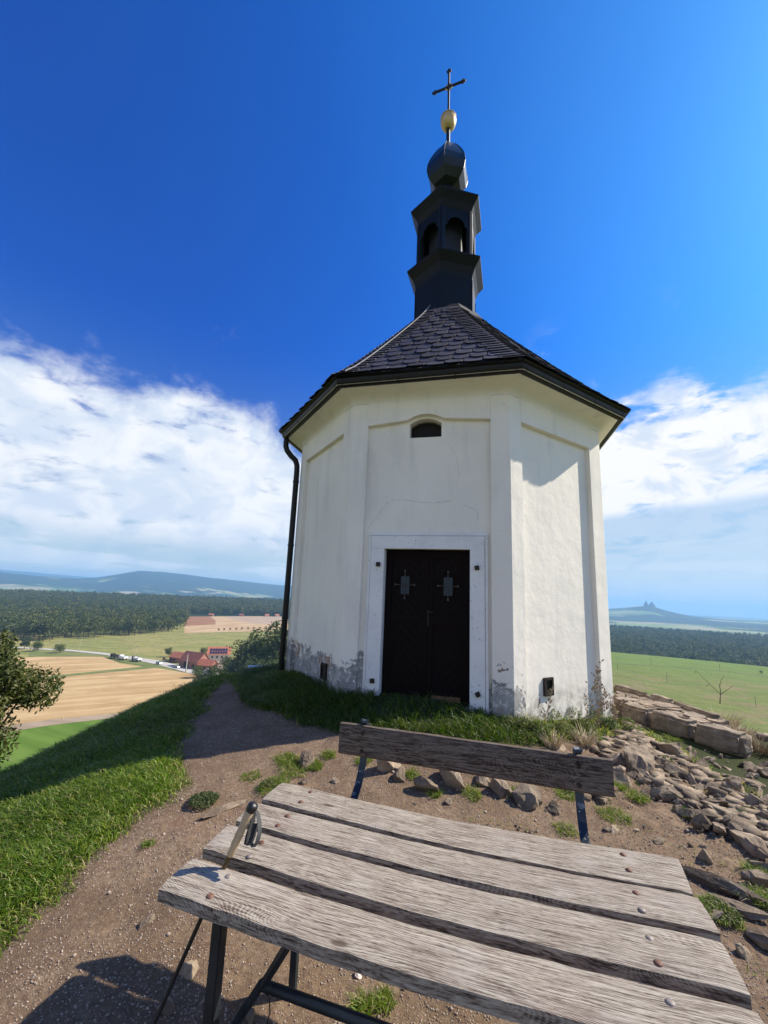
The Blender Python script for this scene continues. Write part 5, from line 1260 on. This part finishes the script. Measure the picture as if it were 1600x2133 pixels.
named = [(303, 1925, 45, 'flat grey stone lying alone on the path left of the bench', dict(sc_=(1, .6, .5))), (402, 2030, 62, 'brown wedge of rock between the bench legs and the trekking pole', dict(sc_=(1.1, .7, 1.1))),
 (345, 2105, 44, 'rock by the tip of the trekking pole at the bottom edge', {}), (524, 2128, 34, 'small flat stone under the bench at the bottom edge', {}), (470, 1686, 66, 'long pale slab beside the round cushion herb', dict(sc_=(1.4, .5, .3), tilt=(0, 0, .9))),
 (641, 1592, 52, 'pale stone with grass tuft left of the back board', {}), (632, 1632, 20, 'small stone at the rear left corner of the seat', {}), (700, 1630, 22, 'small stone just above the rear seat plank, left of the strap', {}),
 (810, 1600, 62, 'dark upright rock below the left end of the back board', dict(sc_=(1, .8, 1.2))), (833, 1625, 46, 'grey brown rock leaning on the dark one below the back board', {}), (890, 1648, 60, 'angular dark rock with sunlit top under the back board', dict(sc_=(1, .8, 1.2))),
 (940, 1634, 72, 'large split grey rock in the middle below the back board', dict(sc_=(1, .8, 1.3))), (1005, 1632, 52, 'rock behind the lower edge of the back board, right of the split one', {}), (1043, 1655, 58, 'jagged grey rock left of the moss topped group', dict(sc_=(1, .8, 1.2))),
 (1100, 1672, 74, 'big pale faceted rock between the split rock and the right strap', dict(sc_=(1, .9, 1.2))), (1153, 1690, 40, 'small leaning slab just left of the right strap', {}), (935, 1675, 24, 'little stone touching the rear plank', {}),
 (1220, 1545, 36, 'small pale block in the grass below the vent box', {}), (1165, 1560, 50, 'flat brown stone behind the back board right of the bushy grass', dict(sc_=(1.2, .8, .5))),
 (1330, 1600, 90, 'big dark rock with a shaded hollow beside the back board end', dict(sc_=(1.1, .8, 1.1))), (1405, 1615, 66, 'pointed dark rock right of the big shaded one', {}), (1455, 1635, 70, 'flat topped sunlit slab in the rubble', dict(sc_=(1.2, .8, .5))), (1540, 1650, 58, 'pyramid shaped dark rock at the right of the rubble', dict(sc_=(1, 1, 1.1))),
 (1385, 1560, 80, 'broad layered rock near the front kerb', dict(sc_=(1.3, .8, .8))), (1490, 1550, 60, 'rock tucked under the kerb with a green herb', {}), (1395, 1665, 62, 'pale low rock below the pointed dark one', {}), (1480, 1690, 62, 'ridge of dark rock in the lower rubble', {}), (1430, 1700, 38, 'round dark stone casting a shadow', {}), (1552, 1760, 84, 'flat pale rock at the right edge above the mossy ones', dict(sc_=(1.2, .8, .6))),
 (1470, 1795, 46, 'dark leaning stone alone on the soil right of the bench', dict(sc_=(.8, .8, 1.3))), (1585, 1810, 60, 'mossy dark rock at the right edge', {}), (1580, 1850, 60, 'rounded rock with green growth at the right edge', {}), (1500, 1850, 120, 'long flat pale slab rising beside the plank ends', dict(sc_=(1.5, .45, .4), tilt=(0, 0, -.8))), (1540, 1900, 90, 'smooth sloping slab just right of the second plank', dict(sc_=(1.3, .7, .35), tilt=(0, 0, -.7))), (1556, 1880, 38, 'black pointed stone beside the slabs', {}), (1580, 1965, 60, 'stone with moss right of the third plank', {}), (1545, 1990, 34, 'small dark stone hiding behind the third plank', {}), (1590, 1740, 30, 'small dark stone on the right edge', {})]
for (a, b, wp, lb, kw) in named: prock(a, b, wp, lb, **kw)
o = prock(745, 2036, 20, 'tiny pink and white quartz pebble under the bench', name='pebble', mat=M['quartz'])
# rubble fields
def scatter(n, poly, rlo, rhi, label, group, seed):
    g = random.Random(seed); xs = [p[0] for p in poly]; ys = [p[1] for p in poly]; k = 0; tries = 0
    while k < n and tries < 6000:
        tries += 1; x = g.uniform(min(xs), max(xs)); y = g.uniform(min(ys), max(ys)); ins = False
        for i in range(len(poly)):
            (x1, y1), (x2, y2) = poly[i], poly[i - 1]
            if (y1 > y) != (y2 > y) and x < (x2 - x1) * (y - y1) / (y2 - y1) + x1: ins = not ins
        if not ins or vnoise(np.array([x]), np.array([y]), 1.6, seed)[0] < (0 if n < 20 else .22): continue
        # keep clear of the chapel
        if np.hypot(x - CENT[0], y - CENT[1]) < RW + .15: continue
        r = rlo + (rhi - rlo) * g.random() ** 2.2
        z = H1(x, y); o = link('rock', RM[g.randrange(22)]); o.scale = (r * g.uniform(.9, 1.4), r * g.uniform(.5, 1.), r * g.uniform(.45, 1.0)); o.rotation_euler = (g.uniform(-.6, .6), g.uniform(-.8, .4), g.uniform(-.6, .9) + (3.14 if g.random() < .3 else 0))
        o.location = (x, y, z + r * .02); tag(o, label, 'rock', group); k += 1
scatter(190, [tuple(onz(a_, b_, -1.64)[:2]) for a_, b_ in ((1215, 1560), (1290, 1535), (1400, 1555), (1550, 1565), (1640, 1600), (1640, 1740), (1540, 1740), (1400, 1735), (1300, 1650), (1240, 1610))],   .03, .165, 'broken basalt piece in the rubble slope between the kerb and the back board', 'rubble between terrace and bench', 5)
scatter(32, [(2.0, 3.4), (3.2, 2.9), (3.0, 1.8), (1.9, 1.2), (1.45, 1.9)], .02, .10, 'loose stone on the worn soil right of the bench', 'loose stones right of the bench', 6)
scatter(12, [(.1, 4.0), (1.9, 4.1), (2.2, 3.3), (1.2, 2.9), (.2, 3.1)], .02, .09, 'small loose stone behind the back board', 'loose stones behind the bench', 8)
scatter(18, [(4.3, 5.3), (5.6, 6.2), (6.0, 5.0), (5.2, 4.2)], .03, .12, 'small rock on the slope at the end of the kerb', 'rocks at the end of the kerb', 9)

# gravel: thousands of chips
def chips():
    g = np.random.default_rng(9); n = 12000; x = .3 + 5.2 * g.random(n); y = 1.4 + 4.6 * g.random(n)
    dn = vnoise(x, y, 1.4, 5) * .6 + .75 * np.clip((x - 1.5) / 2, 0, 1); dn = dn - .55 * np.clip((2.9 - y) / .6, 0, 1) - .4 * np.clip((x - 4.6) / .5, 0, 1) * (y < 4.2); k = (dn > .55) & (turf(x, y) < .4) & (np.hypot(x - CENT[0], y - CENT[1]) > RW + .1); x, y = x[k], y[k]; n = len(x)
    r = .009 + .075 * g.random(n) ** 3.4 * np.clip((x - .9) / 1.2, .35, 1); z = height(x, y) + r * .2
    b = g.normal(size=(n, 8, 3)) * .16 + np.array([(i, j, k_) for i in (-1, 1) for j in (-.7, .7) for k_ in (-.45, .45)])[None]
    V = b * r[:, None, None]; th = g.random(n) * 6.28; c, s = np.cos(th), np.sin(th)
    V = np.stack([V[..., 0] * c[:, None] - V[..., 1] * s[:, None] + x[:, None], V[..., 0] * s[:, None] + V[..., 1] * c[:, None] + y[:, None], V[..., 2] + z[:, None]], -1).reshape(-1, 3)
    f = np.array([(0, 1, 3), (0, 3, 2), (4, 6, 7), (4, 7, 5), (0, 4, 5), (0, 5, 1), (2, 3, 7), (2, 7, 6), (0, 2, 6), (0, 6, 4), (1, 5, 7), (1, 7, 3)])
    tag(link('stone_chips', mesh_np('stone_chips', V, (f[None] + 8 * np.arange(n)[:, None, None]).reshape(-1, 3), M['rock'])), 'small broken stone chips between the rocks', kind='stuff')
chips()
def gravel():
    g = np.random.default_rng(4); n0 = 90000
    d = 1.2 + 5.6 * g.random(n0) ** 1.7; a = np.radians(-44 + 92 * g.random(n0)); x = d * np.sin(a); y = d * np.cos(a)
    keep = (turf(x, y) < .35) & (np.hypot(x - CENT[0], y - CENT[1]) > RW) & (vnoise(x, y, 3.0, 8) + .5 * g.random(n0) > .42); x, y = x[keep], y[keep]; n = min(len(x), 52000); x, y = x[:n], y[:n]
    r = .0016 + .0042 * g.random(n) ** 3.0 + .0004 * np.hypot(x, y); r = np.where((g.random(n) < .012), r * 2.4, r)
    z = height(x, y) + (.016 * fbm(x, y, 14, 3, 31) + .030 * fbm(x, y, 4, 2, 33)) + r * .15
    base = np.array([(1, 0, 0), (0, 1, 0), (-1, 0, 0), (0, -1, 0), (0, 0, .8), (0, 0, -.7)])
    V = base[None] * (r[:, None, None] * (.6 + .8 * g.random((n, 6, 1)))); th = g.random(n) * 6.28; c, s = np.cos(th), np.sin(th)
    Vx = V[..., 0] * c[:, None] - V[..., 1] * s[:, None]; Vy = V[..., 0] * s[:, None] + V[..., 1] * c[:, None]
    V = np.stack([Vx + x[:, None], Vy + y[:, None], V[..., 2] + z[:, None]], -1).reshape(-1, 3)
    f = np.array([(0, 1, 4), (1, 2, 4), (2, 3, 4), (3, 0, 4), (1, 0, 5), (2, 1, 5), (3, 2, 5), (0, 3, 5)])
    F = (f[None] + 6 * np.arange(n)[:, None, None]).reshape(-1, 3)
    me = mesh_np('gravel', V, F, M['gravel']); tag(link('gravel', me), 'fine pale gravel chips on the trodden soil', kind='stuff')
gravel()

# ------------------------------------------------------------------ grass
def blades(name, x, y, h, wd, lean, tone, label, lift=0., z=None, wind=(-.3, -.2)):
    n = len(x); g = np.random.default_rng(len(x)); z = (height(x, y) if z is None else z) - .004 + lift
    a = g.random(n) * 6.283; dx = np.cos(a) * lean + wind[0] * lean; dy = np.sin(a) * lean + wind[1] * lean; px_, py_ = -np.sin(a), np.cos(a)
    tw = g.random(n) * 6.283; px_, py_ = np.cos(tw), np.sin(tw)
    V = np.empty((n, 7, 3)); lv = [(0, 1, 0), (.4, .9, .16), (.78, .6, .52), (1.0, 0, 1.0)]
    for i, (f_, ww, bend) in enumerate(lv):
        cx = x + dx * h * bend; cy = y + dy * h * bend; cz = z + h * (f_ - .38 * bend * np.minimum(lean * 1.2, 1.3) * f_)
        if i < 3:
            V[:, 2 * i] = np.stack([cx - px_ * wd * ww / 2, cy - py_ * wd * ww / 2, cz], -1); V[:, 2 * i + 1] = np.stack([cx + px_ * wd * ww / 2, cy + py_ * wd * ww / 2, cz], -1)
        else: V[:, 6] = np.stack([cx, cy, cz], -1)
    f = np.array([(0, 1, 3), (0, 3, 2), (2, 3, 5), (2, 5, 4), (4, 5, 6)]); F = (f[None] + 7 * np.arange(n)[:, None, None]).reshape(-1, 3)
    me = mesh_np(name, V.reshape(-1, 3), F, M['blade'], True)
    c = np.ones((n, 7, 4), np.float32); c[..., :3] = tone[:, None, :] ; at = me.attributes.new('tone', 'FLOAT_COLOR', 'POINT'); at.data.foreach_set('color', c.ravel())
    return tag(link(name, me), label, kind='stuff')
GC = np.array([(.050, .110, .005), (.088, .160, .007), (.135, .205, .012), (.185, .225, .026), (.26, .24, .085), (.40, .34, .17)])
def tones(n, g, w_): i = g.choice(len(GC), n, p=w_); c = GC[i]; return (c * (.8 + .45 * g.random((n, 1)))).astype(np.float32)
def meadow():
    g = np.random.default_rng(12)
    # polar sampling so density follows the distance
    n0 = 330000; d = 1.5 * (9.8 / 1.5) ** (g.random(n0) ** .85); a = np.radians(-58 + 50 * g.random(n0)); x = d * np.sin(a); y = d * np.cos(a)
    t_ = turf(x, y); keep = (t_ > g.random(n0) * .9 + .05) & (x < -1.0) & (x > -5.2) & (y < 10.6); x, y, d, t_ = x[keep], y[keep], d[keep], t_[keep]
    n = min(len(x), 150000); x, y, d, t_ = x[:n], y[:n], d[:n], t_[:n]
    cl = vnoise(x, y, 3.2, 40); cl2 = vnoise(x, y, .9, 41)
    h = (.045 + .075 * g.random(n)) * (.55 + .75 * cl) * (.75 + .45 * cl2) * np.where(t_ < .95, .6, 1.0) * np.clip(.9 + (d - 3) * .05, .9, 1.25); wd = .0030 + .0009 * d
    tn = tones(n, g, [.22, .31, .25, .13, .065, .025]); edge = (t_ < .9) & (g.random(n) < .45); tn[edge] = tones(int(edge.sum()), g, [.05, .1, .2, .25, .25, .15])
    tn *= (.75 + .5 * cl2)[:, None]
    blades('grass', x, y, h, wd, .35 + .75 * g.random(n), tn, 'thick green grass on the slope left of the path')
    # chapel side
    n0 = 120000; x = -3 + 6.6 * g.random(n0); y = 4.1 + 5.5 * g.random(n0); ok = (turf(x, y) > g.random(n0) * .9 + .05) & (x > np.interp(y, [4, 6.3, 8, 10], [-1.5, -2.05, -2.5, -3]))
    V = opoly(8, RW - .02, st=ST)
    ins = np.ones(n0, bool)
    for k in range(8):
        a_, b_ = V[k], V[(k + 1) % 8]; t2 = b_ - a_; N2 = np.array([t2[1], -t2[0]]) / np.linalg.norm(t2); ins &= ((x - a_[0]) * N2[0] + (y - a_[1]) * N2[1]) < 0
    step_ = (np.abs((x - P0(1.13, 0, 0)[0]) * math.cos(YAW) + (y - P0(1.13, 0, 0)[1]) * math.sin(YAW)) < .62) & (np.hypot(x - P0(1.13, 0, 0)[0], y - P0(1.13, 0, 0)[1]) < .68)
    ok &= ~ins; ok &= ~(step_ & (g.random(n0) < .8)); x, y = x[ok], y[ok]; n = min(len(x), 46000); x, y = x[:n], y[:n]
    east = np.clip((x - 1.5) / .6, 0, 1); thin = g.random(n) > east * .72; x, y, east = x[thin], y[thin], east[thin]; n = len(x)
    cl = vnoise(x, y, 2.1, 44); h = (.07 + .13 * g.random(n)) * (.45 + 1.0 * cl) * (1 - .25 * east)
    tn = tones(n, g, [.40, .34, .16, .05, .03, .02]) * .62; e_ = g.random(n) < east * .9; tn[e_] = tones(int(e_.sum()), g, [.02, .06, .18, .26, .28, .20])  # blade colour darkened to paint in the chapel's shade; dry tones at right
    blades('grass', x, y, h, np.full(n, .0075), .5 + .8 * g.random(n), tn, 'longer grass against the foot of the chapel, its shade darkened into the colour')
    # patches on the soil
    xs, ys, hs = [], [], []
    for (px_, py_, r, m_, hh) in [(600, 1585, .14, 600, .05), (655, 1600, .10, 350, .05), (575, 1640, .16, 700, .05), (610, 1610, .14, 500, .05), (685, 1577, .08, 300, .05), (520, 1620, .10, 260, .03), (22, 1765, .08, 200, .03), (310, 1760, .05, 120, .03),
        (905, 1655, .08, 260, .05), (860, 1620, .07, 220, .05), (985, 1660, .09, 300, .05), (1070, 1655, .08, 260, .05), (760, 1588, .10, 300, .04), (1180, 1660, .12, 380, .04), (1280, 1700, .16, 420, .04), (1330, 1665, .10, 300, .05), (1440, 1700, .10, 300, .05), (1240, 1650, .10, 300, .04),
        (1345, 1545, .15, 300, .06), (1490, 1900, .12, 900, .04), (1590, 1830, .10, 700, .06), (1590, 1880, .10, 600, .06), (755, 2105, .05, 220, .05), (800, 2095, .05, 200, .05), (740, 1760, .03, 200, .06), (1400, 1540, .12, 200, .05), (1180, 1730, .1, 200, .04), (1560, 1700, .1, 240, .05), (1290, 1640, .08, 200, .05), (820, 1770, .12, 350, .05), (1000, 1840, .2, 500, .05), (700, 1750, .12, 350, .05)]:
        v = ray(px_, py_); t_ = .8
        while t_ < 12 and (v * t_)[2] > H1(*(v * t_)[:2]): t_ += .03
        q_ = v * t_; th = g.random(m_) * 6.283; rr = r * np.sqrt(g.random(m_)) * (.5 + .7 * vnoise(np.cos(th) * 2 + px_, np.sin(th) * 2, 1.3, 3)); xs.append(q_[0] + rr * np.cos(th)); ys.append(q_[1] + rr * np.sin(th)); hs.append(np.full(m_, hh))
    # sparse sprigs everywhere on the rubble
    m_ = 5000; x = .2 + 5 * g.random(m_); y = 1.6 + 4.6 * g.random(m_); k_ = (vnoise(x, y, 2.6, 60) > .66) & (turf(x, y) < .3); xs.append(x[k_]); ys.append(y[k_]); hs.append(np.full(int(k_.sum()), .045))
    x = np.concatenate(xs); y = np.concatenate(ys); h = np.concatenate(hs) * (.6 + .8 * g.random(len(x))); n = len(x)
    blades('grass', x, y, h, np.full(n, .0042), .5 + .9 * g.random(n), tones(n, g, [.10, .24, .26, .2, .13, .07]), 'sparse grass tufts on the soil and between the stones')
    m_ = 30000; x = -4.6 + 3.4 * g.random(m_); y = 1.4 + 8 * g.random(m_); k_ = (turf(x, y) > .5) & (vnoise(x, y, 1.7, 71) > .55) & (x < -1.2); x, y = x[k_], y[k_]; n = len(x)
    blades('broad_leaves', x, y, .022 + .035 * g.random(n), .010 + .012 * g.random(n), .8 + .8 * g.random(n), tones(n, g, [.35, .35, .15, .1, .04, .01]) * np.array([[.85, .9, 1.3]], np.float32), 'small broad leaved weeds and clover in the grass')
    # tall straws on the crest
    m_ = 420; x = np.r_[-3.2 - .9 * g.random(m_ // 2), -3.0 + 1.6 * g.random(m_ // 2)]; y = np.r_[3.6 + 6 * g.random(m_ // 2), 8.6 + 1.6 * g.random(m_ // 2)]
    blades('grass', x, y, .10 + .16 * g.random(m_), np.full(m_, .006), .2 + .5 * g.random(m_), tones(m_, g, [.2, .2, .2, .2, .15, .05]), 'taller grass stems standing on the crest of the slope')
meadow()

# ------------------------------------------------------------------ herbs, weeds, shrub
def herb(px_, py_, r, hgt, n, mat, label, name='herb', leaf=.012, z=None, group=None):
    v = ray(px_, py_); p = v.copy(); t_ = .5
    while t_ < 15 and (v * t_)[2] > H1(*(v * t_)[:2]): t_ += .02
    p = v * t_; p[2] = H1(p[0], p[1]); g = np.random.default_rng(int(px_ * 7 + py_)); t = thing(name, label, 'plant', p, 0, group)
    th = g.random(n) * 6.283; rr = r * np.sqrt(g.random(n)) * (.65 + .5 * vnoise(np.cos(th) * 1.6 + px_, np.sin(th) * 1.6, 1., 2)); zz = hgt * (1 - (rr / r) ** 2 * .7) * (.45 + .6 * g.random(n))
    P = np.stack([rr * np.cos(th), rr * np.sin(th), zz], -1); Nn = g.normal(size=(n, 3)) * .6 + [0, 0, 1]; Nn /= np.linalg.norm(Nn, axis=1)[:, None]; T1 = np.cross(Nn, g.normal(size=(n, 3))); T1 /= np.linalg.norm(T1, axis=1)[:, None]; T2 = np.cross(Nn, T1); s = leaf * (.6 + .8 * g.random((n, 1)))
    V = np.stack([P - T1 * s, P + T2 * s * .5, P + T1 * s, P - T2 * s * .5], 1).reshape(-1, 3); o = link('leaves', mesh_np('leaves', V, np.arange(4 * n).reshape(-1, 4), mat), t)
    mb = MB()
    for i in range(min(n // 12, 30)): mb.tube([(P[i][0] * .3, P[i][1] * .3, -.01), tuple(P[i])], .0012, 3, False)
    obj('stems', mb, M['dry'], t, local=True); return t
herb(425, 1673, .15, .05, 1500, M['moss'], 'round cushion of olive green herb on the path beside the pale slab', 'cushion_herb', .008)
herb(560, 1640, .09, .05, 500, M['moss'], 'small olive herb at the left end of the rear plank', 'cushion_herb', .008)
herb(1500, 1905, .12, .03, 1100, M['moss'], 'patch of green moss herb beside the second plank end', 'cushion_herb', .007)
for i, (a, b, r, h, n, lb) in enumerate([(1125, 1535, .16, .16, 420, 'bushy pale green herb at the corner of the chapel'), (1175, 1530, .16, .14, 420, 'leafy herb under the vent box'), (1215, 1520, .16, .13, 400, 'herb with drying leaves right of the vent box'), (1265, 1515, .15, .12, 380, 'low herb at the far right foot of the wall'), (1305, 1510, .13, .10, 300, 'small herb beside the first kerb stone'), (1330, 1492, .10, .08, 240, 'green herb against the kerb face'), (1505, 1530, .12, .10, 260, 'green herb hanging at the kerb end'), (1300, 1425, .22, .22, 500, 'dark little bush behind the chapel corner'), (1385, 1590, .10, .07, 220, 'small herb between the big rocks'), (1085, 1520, .2, .14, 420, 'dark grassy herb in front of the right pilaster'), (1240, 1545, .12, .07, 260, 'flat herb in front of the vent wall')]):
    herb(a, b, r, h, n, M['herb'] if 'dark' not in lb else M['leaf_near'], lb, 'wall_herb', .016)
for i, (a, b, r, h, n, lb) in enumerate([(1150, 1500, .14, .14, 260, 'thin herb close to the sunlit wall left of the vent box'), (1195, 1502, .13, .18, 260, 'straggly herb directly beneath the vent box'), (1240, 1500, .14, .18, 280, 'tall leafy herb at the wall shadow'), (1275, 1490, .10, .16, 220, 'narrow herb at the far corner of the wall'), (1100, 1545, .14, .10, 260, 'low yellow herb behind the back board'), (1440, 1530, .1, .08, 200, 'tiny herb on the kerb face'), (1320, 1525, .14, .08, 260, 'spreading herb among the first rocks')]):
    herb(a, b, r, h, n, M['herb'], lb, 'wall_herb', .013)
def weed(base, h, lean, n_tw, label, seed, name='dry_weed', mat=None, spread=.28, r=.0035):
    g = random.Random(seed); t = thing(name, label, 'plant', base); mb = MB(); pts = []
    for i in range(9):
        f_ = i / 8; pts.append((lean[0] * h * f_ ** 1.5 + g.uniform(-.006, .006), lean[1] * h * f_ ** 1.5 + g.uniform(-.006, .006), h * f_))
    mb.tube(pts, [r * (1 - .7 * i / 8) for i in range(9)], 5); obj('stem', mb, mat or M['dry'], t, local=True); mb = MB()
    for i in range(n_tw):
        f_ = .2 + .8 * g.random(); b = np.array([np.interp(f_, np.linspace(0, 1, 9), [p[k] for p in pts]) for k in range(3)]); a = g.random() * 6.28; L = h * spread * (1.15 - f_) * g.uniform(.5, 1)
        e = b + np.array([math.cos(a) * L * .7, math.sin(a) * L * .7, L * .8]); mb.tube([b, (b + e) / 2 + [0, 0, -.008], e], [r * .4, r * .3, r * .2], 3, False)
        for q in range(4): c = b + (e - b) * g.uniform(.4, 1.05); s_ = g.uniform(.004, .008); mb.box(c, (1, 0, 0), (0, 1, 0), (0, 0, 1), (s_, s_ * .6, s_))
    obj('twig', mb, mat or M['dry'], t, local=True); return t
a1, t1, n1_, L1_ = side_frame(1)
for i, (u, off, h, ln, lb) in enumerate([(.15, .28, .50, (.30, .1), 'thin dry weed leaning right below the vent box'), (.95, .28, .85, (.38, .15), 'tall brown dry weed reaching above the vent box level'), (1.15, .22, .68, (.25, .12), 'dry weed right of the tallest one'), (1.35, .25, .62, (.05, .05), 'upright feathery dry weed before the wall shadow'), (1.50, .20, .48, (.08, .0), 'short dry weed near the right pilaster'), (1.62, .3, .36, (-.2, 0), 'dry weed bent left at the right pilaster'), (1.95, .22, .42, (.12, 0), 'spindly dry weed in front of the right corner'), (1.05, .35, .40, (.2, 0), 'small dry weed below the tall brown one')]):
    x, y = a1 + t1 * u + n1_ * off; weed((x, y, H1(x, y)), h, ln, 24, lb, 30 + i)
pb = atd(1497, 1466, 8.2); pb[2] = H1(pb[0], pb[1]); sh = thing('dead_shrub', 'bare dead shrub with forked branches on the crest behind the kerb', 'shrub', pb)
def br(a, b, c=None, r=.004): 
    pts = [atd(*q_, 8.2) - pb for q_ in (a, b) + ((c,) if c else ())]; obj('branch', MB().tube(pts, [r, r * .75, r * .5][:len(pts)], 6), M['bark'], sh, local=True)
br((1500, 1466), (1501, 1440), (1499, 1425), .007); br((1500, 1445), (1478, 1425), (1450, 1397)); br((1499, 1432), (1502, 1417), (1510, 1407), .0035); br((1501, 1447), (1515, 1437), (1528, 1428), .0045); br((1450, 1397), (1446, 1403), None, .0025); br((1478, 1425), (1470, 1430), None, .003)
def tuft(px_, py_, d, r, h, n, label, mat):
    p = atd(px_, py_, d); p[2] = H1(p[0], p[1]); g = random.Random(px_); t = thing('dry_grass_tuft', label, 'grass tuft', p); mb = MB()
    for i in range(n):
        a = g.random() * 6.28; rr = r * math.sqrt(g.random()); L = h * g.uniform(.5, 1.1); b = np.array([rr * math.cos(a) * .5, rr * math.sin(a) * .5, 0]); e = b + [math.cos(a) * L * g.uniform(.2, .8), math.sin(a) * L * g.uniform(.2, .8), L * g.uniform(.5, .95)]
        mb.tube([b, (b + e) / 2 + [0, 0, L * .12], e], [.004, .003, .001], 3, False)
    obj('blades', mb, mat, t, local=True)
tuft(1495, 1478, 8.0, .35, .26, 300, 'bleached dry grass tuft round the foot of the dead shrub', M['straw']); tuft(1530, 1492, 7.6, .30, .20, 240, 'bleached dry tuft right of the dead shrub', M['straw']); tuft(1410, 1462, 8.6, .2, .14, 120, 'small bleached tuft behind the far kerb', M['straw'])
tuft(1580, 1500, 7.2, .3, .25, 160, 'dry tuft at the right edge of the crest', M['dry']); tuft(1150, 1520, 5.0, .14, .2, 110, 'dry tuft at the foot of the sunlit wall', M['straw']); tuft(1215, 1500, 5.4, .16, .2, 110, 'dry tuft below the tall weeds', M['straw'])

# ------------------------------------------------------------------ large tree on the slope at the left
def near_tree():
    cw = atd(-52, 1448, 12.0); base = cw[:2]; bz = H1(*base); t = thing('broadleaf_tree', 'large leafy tree on the slope at the left edge', 'tree', (base[0], base[1], bz))
    g = np.random.default_rng(77); mb = MB(); top_z = cw[2] + 1.4 - bz; ctr = np.array([0, 0, cw[2] - bz])
    tips = []
    mb.tube([(0, 0, -.5), (.1, 0, top_z * .25), (0, .1, top_z * .55)], [.16, .12, .08], 9); obj('trunk', mb, M['bark'], t, local=True)
    lobes = []
    for i in range(34):
        u = g.normal(size=3); u /= np.linalg.norm(u); u[2] = abs(u[2]) * .9 if g.random() < .5 else u[2]
        c = ctr + u * np.array([1.05, 1.05, 1.55]) * (.45 + .55 * g.random()); lobes.append((c, .18 + .24 * g.random()))
        st_ = np.array([0, 0, top_z * (.2 + .35 * g.random())]); m2 = MB(); m2.tube([st_, (st_ + c) / 2 + g.normal(size=3) * .12 - [0, 0, .1], c], [.045, .028, .010], 6); obj('limb', m2, M['bark'], t, local=True)
    lobes.append((ctr, .55)); lobes.append((ctr - [0, 0, .9], .7)); n = 24000; C = np.array([l[0] for l in lobes]); Rr = np.array([l[1] for l in lobes]); w_ = Rr ** 2; idx = g.choice(len(lobes), n, p=w_ / w_.sum())
    u = g.normal(size=(n, 3)); u /= np.linalg.norm(u, axis=1)[:, None]; P = C[idx] + u * (Rr[idx] * (.45 + .75 * g.random(n) ** .7))[:, None]; P[:, 2] -= .12 * g.random(n)
    Nn = u * .5 + g.normal(size=(n, 3)) * .6 + [0, 0, .4]; Nn /= np.linalg.norm(Nn, axis=1)[:, None]; T1 = np.cross(Nn, g.normal(size=(n, 3))); T1 /= np.linalg.norm(T1, axis=1)[:, None]; T2 = np.cross(Nn, T1); s = .052 * (.6 + .8 * g.random((n, 1)))
    V = np.stack([P - T1 * s, P + T2 * s * .42 - Nn * s * .15, P + T1 * s, P - T2 * s * .42 - Nn * s * .15], 1).reshape(-1, 3); link('crown', mesh_np('crown', V, np.arange(4 * n).reshape(-1, 4), M['leaf_near']), t)
near_tree()

# ------------------------------------------------------------------ haze
def haze():
    m = bpy.data.materials.new('haze'); m.use_nodes = True; t = NT(m.node_tree); t.n.clear()
    v = t.new('ShaderNodeVolumePrincipled', inp={'Color': (.33, .62, 1.0, 1), 'Density': HAZE, 'Anisotropy': .1}); o = t.new('ShaderNodeOutputMaterial'); t.l.new(v.outputs[0], o.inputs['Volume'])
    ob = obj('haze', MB().bx(-14500, 14500, -14500, 14500, -420, 270), m); tag(ob, 'pale blue haze over the land', kind='stuff')
haze()
